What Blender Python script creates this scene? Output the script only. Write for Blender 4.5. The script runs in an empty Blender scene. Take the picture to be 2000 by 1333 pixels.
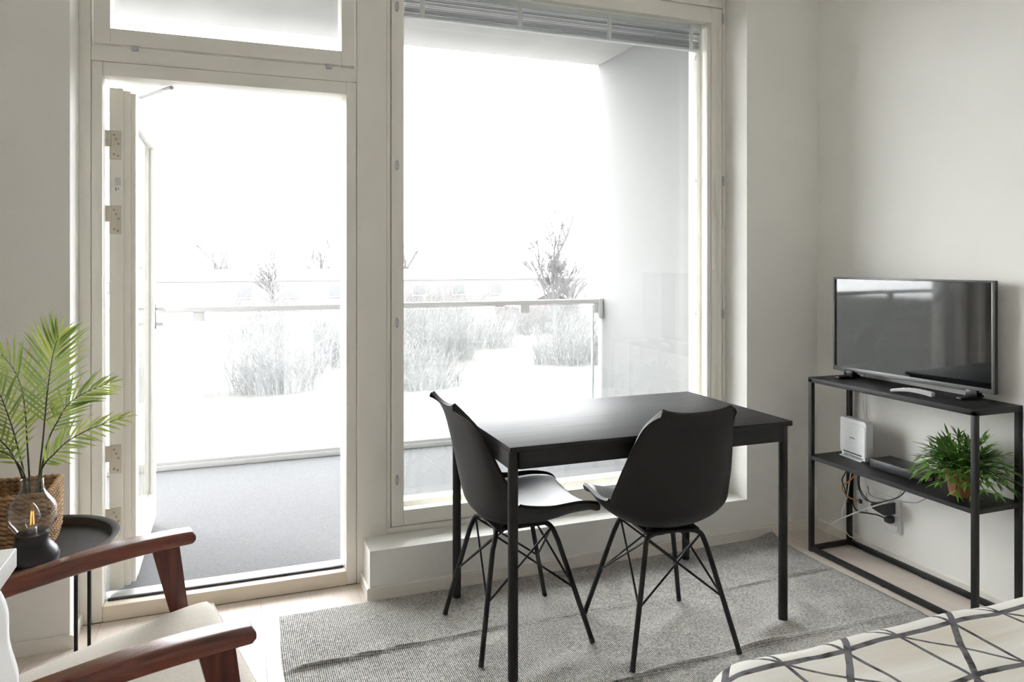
import bpy, bmesh, math, random
from mathutils import Vector, Matrix
random.seed(7)
R = math.radians
PI = math.pi
scene = bpy.context.scene
COL = scene.collection

# ------------------------------------------------------------------ camera
cam_d = bpy.data.cameras.new('camera')
cam = bpy.data.objects.new('camera', cam_d)
COL.objects.link(cam)
cam.location = (0, 0, 1.33)
cam.rotation_euler = (R(90), 0, -math.atan2(550, 1446))
cam_d.sensor_fit = 'HORIZONTAL'
cam_d.sensor_width = 36
cam_d.lens = 36 * 1446 / 2000
cam_d.shift_y = -154.5 / 2000
cam_d.clip_start = 0.02
cam_d.clip_end = 1000
scene.camera = cam

# ------------------------------------------------------------------ overcast sky, exposure
SKY = 1.0
world = bpy.data.worlds.new('overcast_sky')
scene.world = world
world.use_nodes = True
bg = world.node_tree.nodes['Background']
bg.inputs['Color'].default_value = (0.976, 0.985, 1.0, 1)
bg.inputs['Strength'].default_value = SKY
scene.view_settings.view_transform = 'Standard'
scene.view_settings.look = 'None'
scene.view_settings.gamma = 1
scene.view_settings.use_curve_mapping = False
scene.view_settings.exposure = 3.88
scene.cycles.max_bounces = 16
scene.cycles.diffuse_bounces = 8
scene.cycles.glossy_bounces = 6
scene.cycles.transparent_max_bounces = 32
scene.cycles.use_denoising = True


# ------------------------------------------------------------------ materials
def new_mat(name):
    m = bpy.data.materials.new(name)
    m.use_nodes = True
    nt = m.node_tree
    return m, nt, nt.nodes['Principled BSDF']


def N(nt, kind, **kw):
    n = nt.nodes.new(kind)
    for k, v in kw.items():
        setattr(n, k, v)
    return n


def L(nt, a, b):
    nt.links.new(a, b)


def mat(name, col, rough=0.6, metal=0.0, spec=0.5, vary=0.0, vscale=8.0, vstretch=(1, 1, 1), bump=0.0, bscale=60.0,
        bstretch=(1, 1, 1), coat=0.0, rand=0.0, sheen=0.0):
    m, nt, p = new_mat(name)
    p.inputs['Base Color'].default_value = (*col, 1)
    p.inputs['Roughness'].default_value = rough
    p.inputs['Metallic'].default_value = metal
    p.inputs['Specular IOR Level'].default_value = spec
    p.inputs['Coat Weight'].default_value = coat
    p.inputs['Sheen Weight'].default_value = sheen
    tc = N(nt, 'ShaderNodeTexCoord')
    if vary or rand:
        hsv = N(nt, 'ShaderNodeHueSaturation')
        hsv.inputs['Color'].default_value = (*col, 1)
        val = None
        if vary:
            mp = N(nt, 'ShaderNodeMapping'); mp.inputs['Scale'].default_value = vstretch
            nz = N(nt, 'ShaderNodeTexNoise'); nz.inputs['Scale'].default_value = vscale; nz.inputs['Detail'].default_value = 6
            mr = N(nt, 'ShaderNodeMapRange')
            mr.inputs['From Min'].default_value = 0.3; mr.inputs['From Max'].default_value = 0.7
            mr.inputs['To Min'].default_value = 1 - vary; mr.inputs['To Max'].default_value = 1 + vary
            L(nt, tc.outputs['Object'], mp.inputs['Vector']); L(nt, mp.outputs['Vector'], nz.inputs['Vector'])
            L(nt, nz.outputs['Fac'], mr.inputs['Value'])
            val = mr.outputs['Result']
        if rand:
            oi = N(nt, 'ShaderNodeObjectInfo')
            mr2 = N(nt, 'ShaderNodeMapRange')
            mr2.inputs['To Min'].default_value = 1 - rand; mr2.inputs['To Max'].default_value = 1 + rand
            L(nt, oi.outputs['Random'], mr2.inputs['Value'])
            if val is None:
                val = mr2.outputs['Result']
            else:
                mu = N(nt, 'ShaderNodeMath', operation='MULTIPLY')
                L(nt, val, mu.inputs[0]); L(nt, mr2.outputs['Result'], mu.inputs[1]); val = mu.outputs[0]
        L(nt, val, hsv.inputs['Value'])
        L(nt, hsv.outputs['Color'], p.inputs['Base Color'])
    if bump:
        mp = N(nt, 'ShaderNodeMapping'); mp.inputs['Scale'].default_value = bstretch
        nz = N(nt, 'ShaderNodeTexNoise'); nz.inputs['Scale'].default_value = bscale; nz.inputs['Detail'].default_value = 3
        b = N(nt, 'ShaderNodeBump'); b.inputs['Strength'].default_value = bump; b.inputs['Distance'].default_value = 0.004
        L(nt, tc.outputs['Object'], mp.inputs['Vector']); L(nt, mp.outputs['Vector'], nz.inputs['Vector'])
        L(nt, nz.outputs['Fac'], b.inputs['Height']); L(nt, b.outputs['Normal'], p.inputs['Normal'])
    return m


def glass_mat(name, tint=(0.98, 0.983, 0.98), refl=1.0, rough=0.0, dirt=0.0):
    """thin pane: fresnel mirror over clear transmission, with a little grime"""
    m, nt, p = new_mat(name)
    nt.nodes.remove(p)
    out = nt.nodes['Material Output']
    tr = N(nt, 'ShaderNodeBsdfTransparent'); tr.inputs['Color'].default_value = (*tint, 1)
    gl = N(nt, 'ShaderNodeBsdfGlossy'); gl.inputs['Roughness'].default_value = rough
    fr = N(nt, 'ShaderNodeFresnel')
    # rays cross the pane unbent, so both faces use the air-to-glass fresnel
    ge = N(nt, 'ShaderNodeNewGeometry')
    io = N(nt, 'ShaderNodeMapRange'); io.inputs['To Min'].default_value = 1.45; io.inputs['To Max'].default_value = 1 / 1.45
    L(nt, ge.outputs['Backfacing'], io.inputs['Value']); L(nt, io.outputs['Result'], fr.inputs['IOR'])
    ml = N(nt, 'ShaderNodeMath', operation='MULTIPLY'); ml.inputs[1].default_value = refl
    mx = N(nt, 'ShaderNodeMixShader')
    L(nt, fr.outputs[0], ml.inputs[0]); L(nt, ml.outputs[0], mx.inputs[0])
    L(nt, tr.outputs[0], mx.inputs[1]); L(nt, gl.outputs[0], mx.inputs[2])
    last = mx
    if dirt:
        df = N(nt, 'ShaderNodeBsdfDiffuse'); df.inputs['Color'].default_value = (.8, .82, .82, 1)
        tl = N(nt, 'ShaderNodeBsdfTranslucent'); tl.inputs['Color'].default_value = (.8, .82, .82, 1)
        ad = N(nt, 'ShaderNodeMixShader'); L(nt, df.outputs[0], ad.inputs[1]); L(nt, tl.outputs[0], ad.inputs[2])
        tc = N(nt, 'ShaderNodeTexCoord'); mp = N(nt, 'ShaderNodeMapping'); mp.inputs['Scale'].default_value = (22, 22, 1.2)
        nz = N(nt, 'ShaderNodeTexNoise'); nz.inputs['Scale'].default_value = 1.5; nz.inputs['Detail'].default_value = 4
        mr = N(nt, 'ShaderNodeMapRange'); mr.inputs['To Min'].default_value = dirt * 0.4; mr.inputs['To Max'].default_value = dirt * 1.6
        L(nt, tc.outputs['Object'], mp.inputs['Vector']); L(nt, mp.outputs['Vector'], nz.inputs['Vector']); L(nt, nz.outputs['Fac'], mr.inputs['Value'])
        m2 = N(nt, 'ShaderNodeMixShader'); L(nt, mr.outputs['Result'], m2.inputs[0])
        L(nt, mx.outputs[0], m2.inputs[1]); L(nt, ad.outputs[0], m2.inputs[2])
        last = m2
    L(nt, last.outputs[0], out.inputs['Surface'])
    return m


M = {}
M['wall'] = mat('wall_paint', (.87, .86, .83), .9, spec=.2, vary=.01, vscale=2, bump=.08, bscale=220)
M['ceil'] = mat('ceiling_paint', (.90, .90, .89), .9, spec=.2)
M['frame'] = mat('frame_paint', (.86, .84, .78), .38, spec=.45, vary=.012, vscale=5)
M['base'] = mat('baseboard_paint', (.86, .83, .77), .45)
M['plank'] = mat('whitewashed_oak', (.74, .66, .59), .42, spec=.4, vary=.05, vscale=5, vstretch=(14, .7, 1), rand=.025, bump=.05, bscale=30, bstretch=(10, .4, 1))
M['subfloor'] = mat('subfloor', (.30, .25, .21), .9)
M['threshold'] = mat('threshold_wood', (.80, .72, .60), .4, vary=.05, vscale=4, vstretch=(1, 12, 12))
M['gasket'] = mat('rubber_gasket', (.04, .04, .045), .7)
M['alu'] = mat('pale_aluminium', (.72, .73, .74), .4, metal=.6)
M['steel'] = mat('satin_steel', (.55, .55, .57), .28, metal=1)
M['hinge'] = mat('hinge_plate', (.66, .62, .54), .4, metal=.4)
M['brass'] = mat('hinge_screw', (.42, .33, .26), .4, metal=.8)
M['sticker'] = mat('white_sticker', (.85, .85, .84), .5)
M['ink'] = mat('grey_ink', (.30, .30, .31), .6)
M['glass'] = glass_mat('window_glass', refl=.8)
M['rail_glass'] = glass_mat('railing_glass', tint=(.94, .95, .948), refl=.9, dirt=.05)
M['lamp_glass'] = glass_mat('smoky_lamp_glass', tint=(.90, .885, .88), refl=2.2)
M['bulb_glass'] = glass_mat('bulb_glass', tint=(.97, .95, .92), refl=2.0)
M['concrete'] = mat('balcony_concrete', (.42, .415, .41), .9, spec=.2, vary=.09, vscale=1.6, vstretch=(1.2, .5, 1), bump=.1, bscale=40)
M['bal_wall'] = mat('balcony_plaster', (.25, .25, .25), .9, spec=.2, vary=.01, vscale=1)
M['carpet'] = mat('balcony_carpet', (.158, .159, .163), .95, spec=.1, vary=.10, vscale=90, bump=.5, bscale=300)
M['rail'] = mat('rail_paint', (.52, .52, .515), .45)
M['slat'] = mat('blind_slat', (.20, .21, .225), .45)
M['tape'] = mat('blind_tape', (.62, .65, .66), .7)
M['cord'] = mat('blind_cord', (.82, .80, .74), .7)
M['blackmetal'] = mat('black_powder_coat', (.013, .013, .0145), .5, spec=.3)
M['chairshell'] = mat('black_polypropylene', (.023, .0225, .023), .5, spec=.24, bump=.03, bscale=500)
M['chairpad'] = mat('black_leatherette', (.034, .033, .036), .40, spec=.6, bump=.12, bscale=260)
M['shelfboard'] = mat('black_shelf_steel', (.018, .018, .019), .5, spec=.32)
M['white_plastic'] = mat('white_plastic', (.80, .81, .82), .35)
M['black_plastic'] = mat('black_plastic', (.015, .015, .016), .35)
M['grey_bezel'] = mat('grey_bezel', (.17, .172, .175), .38, metal=.3)
M['led'] = mat('router_led', (.95, .93, .80), .4)
M['terracotta'] = mat('terracotta', (.30, .135, .075), .85, vary=.12, vscale=14, spec=.2)
M['soil'] = mat('soil', (.05, .035, .025), .95)
M['leaf2'] = mat('bamboo_leaf', (.11, .25, .03), .5, rand=.3, vary=.2, vscale=30)
M['fabric_cream'] = mat('cream_linen', (.84, .79, .71), .95, spec=.1, vary=.05, vscale=160, bump=.35, bscale=500, sheen=.2)
M['tray'] = mat('black_tray', (.022, .022, .024), .45, spec=.5)
M['lampbase'] = mat('black_ceramic', (.014, .014, .017), .35, spec=.5)
M['cloth'] = mat('white_cotton', (.84, .84, .84), .9, spec=.1, bump=.2, bscale=400)
M['worktop'] = mat('white_laminate', (.72, .71, .70), .35)
M['cabinet'] = mat('cabinet_grey', (.42, .43, .44), .4)
M['orange_cable'] = mat('orange_cable', (.55, .24, .05), .5)
M['white_cable'] = mat('white_cable', (.72, .70, .66), .5)
M['black_cable'] = mat('black_cable', (.015, .015, .015), .5)
M['snow'] = mat('snow', (.85, .86, .88), .9, spec=.1)
M['lawn'] = mat('winter_lawn', (.115, .112, .105), .95, spec=.05, vary=.10, vscale=.35)
M['house_white'] = mat('white_render', (.45, .45, .45), .9, spec=.1)
M['house_hazed'] = mat('hazed_red_brick', (.155, .147, .147), .9, vary=.04, vscale=2, spec=.1)  # brick washed out to grey: distant haze put into the base colour
M['house_hazed2'] = mat('hazed_red_board', (.135, .116, .116), .9, spec=.1)  # red boards dulled, this colour carries the haze in place of fog
M['roof_grey'] = mat('grey_roof', (.115, .115, .12), .8, spec=.1)
M['dark_pane'] = mat('far_window_pane', (.10, .102, .105), .3)
M['bark'] = mat('bare_branches', (.125, .124, .124), .95, spec=.05)
M['hedge'] = mat('winter_shrub', (.135, .134, .134), .95, spec=.05, rand=.06)


def wood_mat(name, c1, c2, rough, scale, stretch, spec=.5, coat=0.0):
    m, nt, p = new_mat(name)
    tc = N(nt, 'ShaderNodeTexCoord'); mp = N(nt, 'ShaderNodeMapping'); mp.inputs['Scale'].default_value = stretch
    nz = N(nt, 'ShaderNodeTexNoise'); nz.inputs['Scale'].default_value = scale; nz.inputs['Detail'].default_value = 7; nz.inputs['Distortion'].default_value = .6
    cr = N(nt, 'ShaderNodeValToRGB')
    cr.color_ramp.elements[0].position = .34; cr.color_ramp.elements[0].color = (*c1, 1)
    cr.color_ramp.elements[1].position = .68; cr.color_ramp.elements[1].color = (*c2, 1)
    L(nt, tc.outputs['Object'], mp.inputs['Vector']); L(nt, mp.outputs['Vector'], nz.inputs['Vector'])
    L(nt, nz.outputs['Fac'], cr.inputs['Fac']); L(nt, cr.outputs['Color'], p.inputs['Base Color'])
    b = N(nt, 'ShaderNodeBump'); b.inputs['Strength'].default_value = .12; b.inputs['Distance'].default_value = .002
    L(nt, nz.outputs['Fac'], b.inputs['Height']); L(nt, b.outputs['Normal'], p.inputs['Normal'])
    p.inputs['Roughness'].default_value = rough
    p.inputs['Specular IOR Level'].default_value = spec
    p.inputs['Coat Weight'].default_value = coat
    p.inputs['Coat Roughness'].default_value = .2
    return m


M['armwood'] = wood_mat('mahogany', (.060, .010, .006), (.20, .038, .018), .26, 4.0, (16, 1.2, 16), spec=.6, coat=.35)
M['legwood'] = wood_mat('mahogany_upright', (.050, .009, .006), (.14, .030, .016), .34, 4.0, (16, 16, 1.0))
M['tabletop'] = wood_mat('black_ash_veneer', (.010, .010, .011), (.032, .032, .034), .48, 3.0, (1.2, 40, 40), spec=.20)


def leaf_mat(name, c1, c2):
    m, nt, p = new_mat(name)
    out = nt.nodes['Material Output']
    oi = N(nt, 'ShaderNodeObjectInfo'); cr = N(nt, 'ShaderNodeValToRGB')
    cr.color_ramp.elements[0].color = (*c1, 1); cr.color_ramp.elements[1].color = (*c2, 1)
    L(nt, oi.outputs['Random'], cr.inputs['Fac']); L(nt, cr.outputs['Color'], p.inputs['Base Color'])
    p.inputs['Roughness'].default_value = .45
    tl = N(nt, 'ShaderNodeBsdfTranslucent'); mx = N(nt, 'ShaderNodeMixShader'); mx.inputs[0].default_value = .45
    g = N(nt, 'ShaderNodeGamma'); g.inputs[1].default_value = .75
    L(nt, cr.outputs['Color'], g.inputs[0]); L(nt, g.outputs[0], tl.inputs['Color'])
    L(nt, p.outputs[0], mx.inputs[1]); L(nt, tl.outputs[0], mx.inputs[2]); L(nt, mx.outputs[0], out.inputs['Surface'])
    return m


M['palm'] = leaf_mat('palm_leaf', (.09, .16, .028), (.27, .33, .05))
M['stem'] = mat('palm_stem', (.045, .055, .018), .6)


def rug_mat():
    m, nt, p = new_mat('woven_grey_rug')
    tc = N(nt, 'ShaderNodeTexCoord')
    w1 = N(nt, 'ShaderNodeTexWave', wave_type='BANDS', bands_direction='Y'); w1.inputs['Scale'].default_value = 38; w1.inputs['Distortion'].default_value = .8
    w1.inputs['Detail'].default_value = 2
    w2 = N(nt, 'ShaderNodeTexWave', wave_type='BANDS', bands_direction='X'); w2.inputs['Scale'].default_value = 48; w2.inputs['Distortion'].default_value = .8
    nz = N(nt, 'ShaderNodeTexNoise'); nz.inputs['Scale'].default_value = 140; nz.inputs['Detail'].default_value = 3
    nl = N(nt, 'ShaderNodeTexNoise'); nl.inputs['Scale'].default_value = 5; nl.inputs['Detail'].default_value = 4
    for n in (w1, w2, nz, nl):
        L(nt, tc.outputs['Object'], n.inputs['Vector'])
    a = N(nt, 'ShaderNodeMath', operation='MULTIPLY_ADD'); L(nt, w1.outputs['Fac'], a.inputs[0]); a.inputs[1].default_value = .22
    L(nt, nz.outputs['Fac'], a.inputs[2])
    b = N(nt, 'ShaderNodeMath', operation='MULTIPLY_ADD'); L(nt, w2.outputs['Fac'], b.inputs[0]); b.inputs[1].default_value = .55; L(nt, a.outputs[0], b.inputs[2])
    c = N(nt, 'ShaderNodeMath', operation='MULTIPLY_ADD'); L(nt, nl.outputs['Fac'], c.inputs[0]); c.inputs[1].default_value = .35; L(nt, b.outputs[0], c.inputs[2])
    cr = N(nt, 'ShaderNodeValToRGB')
    cr.color_ramp.elements[0].position = .48; cr.color_ramp.elements[0].color = (.085, .084, .081, 1)
    cr.color_ramp.elements[1].position = .88; cr.color_ramp.elements[1].color = (.70, .69, .66, 1)
    mr = N(nt, 'ShaderNodeMapRange'); mr.inputs['From Max'].default_value = 1.55
    L(nt, c.outputs[0], mr.inputs['Value']); L(nt, mr.outputs['Result'], cr.inputs['Fac'])
    L(nt, cr.outputs['Color'], p.inputs['Base Color'])
    bp = N(nt, 'ShaderNodeBump'); bp.inputs['Strength'].default_value = .5; bp.inputs['Distance'].default_value = .003
    L(nt, b.outputs[0], bp.inputs['Height']); L(nt, bp.outputs['Normal'], p.inputs['Normal'])
    p.inputs['Roughness'].default_value = .95; p.inputs['Specular IOR Level'].default_value = .1
    return m


M['rug'] = rug_mat()


def bed_mat():
    """off-white woven throw with a printed lattice of grey lines (object space = room metres)"""
    m, nt, p = new_mat('lattice_throw')
    tc = N(nt, 'ShaderNodeTexCoord')
    nzv = N(nt, 'ShaderNodeTexNoise'); nzv.inputs['Scale'].default_value = 6
    L(nt, tc.outputs['Object'], nzv.inputs['Vector'])
    sub = N(nt, 'ShaderNodeVectorMath', operation='SUBTRACT'); sub.inputs[1].default_value = (.5, .5, .5)
    L(nt, nzv.outputs['Color'], sub.inputs[0])
    sc = N(nt, 'ShaderNodeVectorMath', operation='SCALE'); sc.inputs['Scale'].default_value = .022
    L(nt, sub.outputs[0], sc.inputs[0])
    ad = N(nt, 'ShaderNodeVectorMath', operation='ADD'); L(nt, tc.outputs['Object'], ad.inputs[0]); L(nt, sc.outputs[0], ad.inputs[1])
    sp = N(nt, 'ShaderNodeSeparateXYZ'); L(nt, ad.outputs[0], sp.inputs[0])

    def line(ax, ay, off, period, width):
        a = N(nt, 'ShaderNodeMath', operation='MULTIPLY'); L(nt, sp.outputs['X'], a.inputs[0]); a.inputs[1].default_value = ax
        b = N(nt, 'ShaderNodeMath', operation='MULTIPLY_ADD'); L(nt, sp.outputs['Y'], b.inputs[0]); b.inputs[1].default_value = ay; L(nt, a.outputs[0], b.inputs[2])
        c = N(nt, 'ShaderNodeMath', operation='SUBTRACT'); L(nt, b.outputs[0], c.inputs[0]); c.inputs[1].default_value = off
        d = N(nt, 'ShaderNodeMath', operation='PINGPONG'); L(nt, c.outputs[0], d.inputs[0]); d.inputs[1].default_value = period / 2
        e = N(nt, 'ShaderNodeMath', operation='LESS_THAN'); L(nt, d.outputs[0], e.inputs[0]); e.inputs[1].default_value = width / 2
        return e.outputs[0]
    ls = [line(0, 1, 1.21, .172, .015), line(1, 0, 1.05, .158, .0095),
          line(1, -.90, 1.217 - .90 * 1.21, .312, .019), line(1, .95, 1.05 + .95 * 1.21, .316, .012)]
    cur = ls[0]
    for l in ls[1:]:
        mx = N(nt, 'ShaderNodeMath', operation='MAXIMUM'); L(nt, cur, mx.inputs[0]); L(nt, l, mx.inputs[1]); cur = mx.outputs[0]
    # flecked ink and faint cream bands
    nz = N(nt, 'ShaderNodeTexNoise'); nz.inputs['Scale'].default_value = 28; nz.inputs['Detail'].default_value = 4
    L(nt, tc.outputs['Object'], nz.inputs['Vector'])
    ink = N(nt, 'ShaderNodeValToRGB'); ink.color_ramp.elements[0].position = .33; ink.color_ramp.elements[0].color = (.06, .057, .06, 1)
    ink.color_ramp.elements[1].position = .52; ink.color_ramp.elements[1].color = (.19, .19, .20, 1)
    L(nt, nz.outputs['Fac'], ink.inputs['Fac'])
    mp = N(nt, 'ShaderNodeMapping'); mp.inputs['Scale'].default_value = (.8, 16, 1)
    nb = N(nt, 'ShaderNodeTexNoise'); nb.inputs['Scale'].default_value = 1.0; nb.inputs['Detail'].default_value = 5
    L(nt, tc.outputs['Object'], mp.inputs['Vector']); L(nt, mp.outputs[0], nb.inputs['Vector'])
    band = N(nt, 'ShaderNodeValToRGB'); band.color_ramp.elements[0].position = .40; band.color_ramp.elements[0].color = (.91, .895, .86, 1)
    band.color_ramp.elements[1].position = .68; band.color_ramp.elements[1].color = (.78, .73, .64, 1)
    L(nt, nb.outputs['Fac'], band.inputs['Fac'])
    mix = N(nt, 'ShaderNodeMix', data_type='RGBA'); L(nt, cur, mix.inputs['Factor'])
    L(nt, band.outputs['Color'], mix.inputs['A']); L(nt, ink.outputs['Color'], mix.inputs['B'])
    L(nt, mix.outputs['Result'], p.inputs['Base Color'])
    bn = N(nt, 'ShaderNodeTexNoise'); bn.inputs['Scale'].default_value = 260
    L(nt, tc.outputs['Object'], bn.inputs['Vector'])
    bp = N(nt, 'ShaderNodeBump'); bp.inputs['Strength'].default_value = .35; bp.inputs['Distance'].default_value = .003
    L(nt, bn.outputs['Fac'], bp.inputs['Height']); L(nt, bp.outputs['Normal'], p.inputs['Normal'])
    p.inputs['Roughness'].default_value = .95; p.inputs['Specular IOR Level'].default_value = .1
    return m


M['throw'] = bed_mat()
M['basket'] = mat('seagrass', (.42, .27, .145), .8, vary=.35, vscale=30, spec=.2, rand=.12)


def filament_mat():
    m, nt, p = new_mat('bulb_filament')
    p.inputs['Base Color'].default_value = (.75, .42, .10, 1)
    p.inputs['Roughness'].default_value = .4
    p.inputs['Emission Color'].default_value = (1, .50, .12, 1)
    p.inputs['Emission Strength'].default_value = .10
    return m


M['filament'] = filament_mat()


# ------------------------------------------------------------------ mesh helpers
class G:
    def __init__(s):
        s.v = []; s.f = []

    def add(s, vs, fs):
        o = len(s.v)
        s.v += [tuple(v) for v in vs]
        s.f += [tuple(i + o for i in f) for f in fs]
        return s

    def box(s, x0, x1, y0, y1, z0, z1, bev=0.0, seg=2):
        if x0 > x1: x0, x1 = x1, x0
        if y0 > y1: y0, y1 = y1, y0
        if z0 > z1: z0, z1 = z1, z0
        if bev <= 0:
            s.add([(x0, y0, z0), (x1, y0, z0), (x1, y1, z0), (x0, y1, z0), (x0, y0, z1), (x1, y0, z1), (x1, y1, z1), (x0, y1, z1)],
                  [(0, 3, 2, 1), (4, 5, 6, 7), (0, 1, 5, 4), (1, 2, 6, 5), (2, 3, 7, 6), (3, 0, 4, 7)])
            return s
        bm = bmesh.new()
        bmesh.ops.create_cube(bm, size=1)
        for v in bm.verts:
            v.co = Vector(((x0 + x1) / 2 + v.co.x * (x1 - x0), (y0 + y1) / 2 + v.co.y * (y1 - y0), (z0 + z1) / 2 + v.co.z * (z1 - z0)))
        bev = min(bev, .49 * min(x1 - x0, y1 - y0, z1 - z0))
        bmesh.ops.bevel(bm, geom=bm.edges[:], offset=bev, segments=seg, profile=.5, affect='EDGES', clamp_overlap=True)
        bm.verts.index_update()
        s.add([v.co[:] for v in bm.verts], [[v.index for v in f.verts] for f in bm.faces])
        bm.free()
        return s

    def tube(s, pts, r, seg=10, caps=True):
        pts = [Vector(p) for p in pts]
        n = len(pts)
        rs = r if isinstance(r, (list, tuple)) else [r] * n
        rings = []
        up = None
        for i, p in enumerate(pts):
            t = (pts[min(i + 1, n - 1)] - pts[max(i - 1, 0)]).normalized()
            if up is None:
                up = Vector((0, 0, 1)) if abs(t.z) < .9 else Vector((1, 0, 0))
            a = t.cross(up)
            if a.length < 1e-6:
                a = t.orthogonal()
            a.normalize(); b = t.cross(a).normalized(); up = -b if False else a.cross(t)
            rings.append([p + (a * math.cos(2 * PI * k / seg) + b * math.sin(2 * PI * k / seg)) * rs[i] for k in range(seg)])
        vs = [q for ring in rings for q in ring]
        fs = [(i * seg + k, i * seg + (k + 1) % seg, (i + 1) * seg + (k + 1) % seg, (i + 1) * seg + k) for i in range(n - 1) for k in range(seg)]
        if caps:
            fs += [tuple(range(seg - 1, -1, -1)), tuple((n - 1) * seg + k for k in range(seg))]
        return s.add(vs, fs)

    def lathe(s, prof, c=(0, 0, 0), seg=40, caps=True):
        vs = []; fs = []
        n = len(prof)
        for (r, z) in prof:
            for k in range(seg):
                a = 2 * PI * k / seg
                vs.append((c[0] + r * math.cos(a), c[1] + r * math.sin(a), c[2] + z))
        for i in range(n - 1):
            for k in range(seg):
                fs.append((i * seg + k, i * seg + (k + 1) % seg, (i + 1) * seg + (k + 1) % seg, (i + 1) * seg + k))
        if caps:
            fs += [tuple(range(seg - 1, -1, -1)), tuple((n - 1) * seg + k for k in range(seg))]
        return s.add(vs, fs)

    def grid(s, fn, nu, nv, flip=False):
        vs = [fn(i / nu, j / nv) for j in range(nv + 1) for i in range(nu + 1)]
        w = nu + 1
        fs = [(j * w + i, j * w + i + 1, (j + 1) * w + i + 1, (j + 1) * w + i) for j in range(nv) for i in range(nu)]
        if flip:
            fs = [f[::-1] for f in fs]
        return s.add(vs, fs)

    def shell(s, fa, fb, nu, nv):
        """closed solid between two grids"""
        w = nu + 1
        va = [fa(i / nu, j / nv) for j in range(nv + 1) for i in range(w)]
        vb = [fb(i / nu, j / nv) for j in range(nv + 1) for i in range(w)]
        o = len(va)
        fs = []
        for j in range(nv):
            for i in range(nu):
                q = (j * w + i, j * w + i + 1, (j + 1) * w + i + 1, (j + 1) * w + i)
                fs.append(q); fs.append(tuple(k + o for k in q[::-1]))
        rim = [i for i in range(w)] + [j * w + nu for j in range(1, nv + 1)] + [nv * w + i for i in range(nu - 1, -1, -1)] + [j * w for j in range(nv - 1, 0, -1)]
        for k in range(len(rim)):
            a, b = rim[k], rim[(k + 1) % len(rim)]
            fs.append((b, a, a + o, b + o))
        return s.add(va + vb, fs)

    def prism(s, poly, axis, a, b):
        """extrude a 2D polygon along an axis: axis 'x' -> poly (y,z); 'y' -> (x,z); 'z' -> (x,y)"""
        def P(p, t):
            return {'x': (t, p[0], p[1]), 'y': (p[0], t, p[1]), 'z': (p[0], p[1], t)}[axis]
        n = len(poly)
        vs = [P(p, a) for p in poly] + [P(p, b) for p in poly]
        fs = [tuple(range(n)), tuple(range(2 * n - 1, n - 1, -1))] + [(i, i + n, (i + 1) % n + n, (i + 1) % n) for i in range(n)]
        return s.add(vs, fs)


WL = {}


def mesh_from(name, g, m, smooth=True, off=(0, 0, 0), angle=35):
    me = bpy.data.meshes.new(name)
    ox, oy, oz = off
    me.from_pydata([(x - ox, y - oy, z - oz) for x, y, z in g.v], [], g.f)
    bm = bmesh.new(); bm.from_mesh(me)
    bmesh.ops.recalc_face_normals(bm, faces=bm.faces[:])
    bm.to_mesh(me); bm.free()
    if smooth:
        for p in me.polygons:
            p.use_smooth = True
        me.set_sharp_from_angle(angle=R(angle))
    me.materials.append(M[m] if isinstance(m, str) else m)
    me.update()
    return me


def obj(name, g, m, parent=None, smooth=True, local=False, origin=None, label=None, angle=35):
    """one mesh object; world-space geometry unless local"""
    if parent is not None:
        off = (0, 0, 0) if local else WL[parent.name]
    elif origin is not None:
        off = origin
    else:
        xs = [v[0] for v in g.v]; ys = [v[1] for v in g.v]; zs = [v[2] for v in g.v]
        off = ((min(xs) + max(xs)) / 2, (min(ys) + max(ys)) / 2, min(zs))
    o = bpy.data.objects.new(name, mesh_from(name, g, m, smooth, off, angle))
    COL.objects.link(o)
    if parent is not None:
        o.parent = parent
        WL[o.name] = WL[parent.name]
    else:
        o.location = off
        WL[o.name] = off
    if label:
        o['label'] = label
    return o


def tag(o, label, cat, group=None, kind=None):
    if label: o['label'] = label
    if cat: o['category'] = cat
    if group: o['group'] = group
    if kind: o['kind'] = kind
    return o


def thing(name, label, cat, loc=(0, 0, 0), rz=0.0, group=None, kind=None):
    o = bpy.data.objects.new(name, None)
    COL.objects.link(o)
    o.empty_display_size = .1
    o.location = loc; o.rotation_euler = (0, 0, rz)
    WL[o.name] = tuple(loc)
    return tag(o, label, cat, group, kind)


def struct(name, g, m, label, cat, parent=None, smooth=False):
    return tag(obj(name, g, m, parent, smooth=smooth), label, cat, kind='structure')


def copy_tree(o, parent=None):
    c = o.copy(); COL.objects.link(c); c.parent = parent
    for ch in o.children:
        copy_tree(ch, c)
    return c


def bez(pts, n=12):
    """Catmull-Rom through points"""
    P = [Vector(p) for p in pts]
    P = [P[0] * 2 - P[1]] + P + [P[-1] * 2 - P[-2]]
    out = []
    for i in range(1, len(P) - 2):
        for k in range(n):
            t = k / n
            a, b, c, d = P[i - 1], P[i], P[i + 1], P[i + 2]
            out.append(.5 * ((2 * b) + (c - a) * t + (2 * a - 5 * b + 4 * c - d) * t * t + (3 * b - a - 3 * c + d) * t ** 3))
    out.append(P[-2])
    return out


# ================================================================== ROOM SHELL
XL, XR, YB, YW, ZC = -1.75, 2.752, -1.7, 2.927, 2.75      # room box
YO = 3.30                                               # outer face of facade
OX0, OX1 = -.517, 2.322                                 # opening
YF, YF2 = 3.085, 3.27                                   # frame front / back

fl = G().box(XL - .1, XR + .1, YB - .1, YO, -.12, -.012)
floor = struct('floor', fl, 'subfloor', 'pale whitewashed wooden plank floor of the room', 'floor')
# planks run towards the window
pw = .186
lens = [2.2, 1.5, .9]
pmesh = {}


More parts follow.
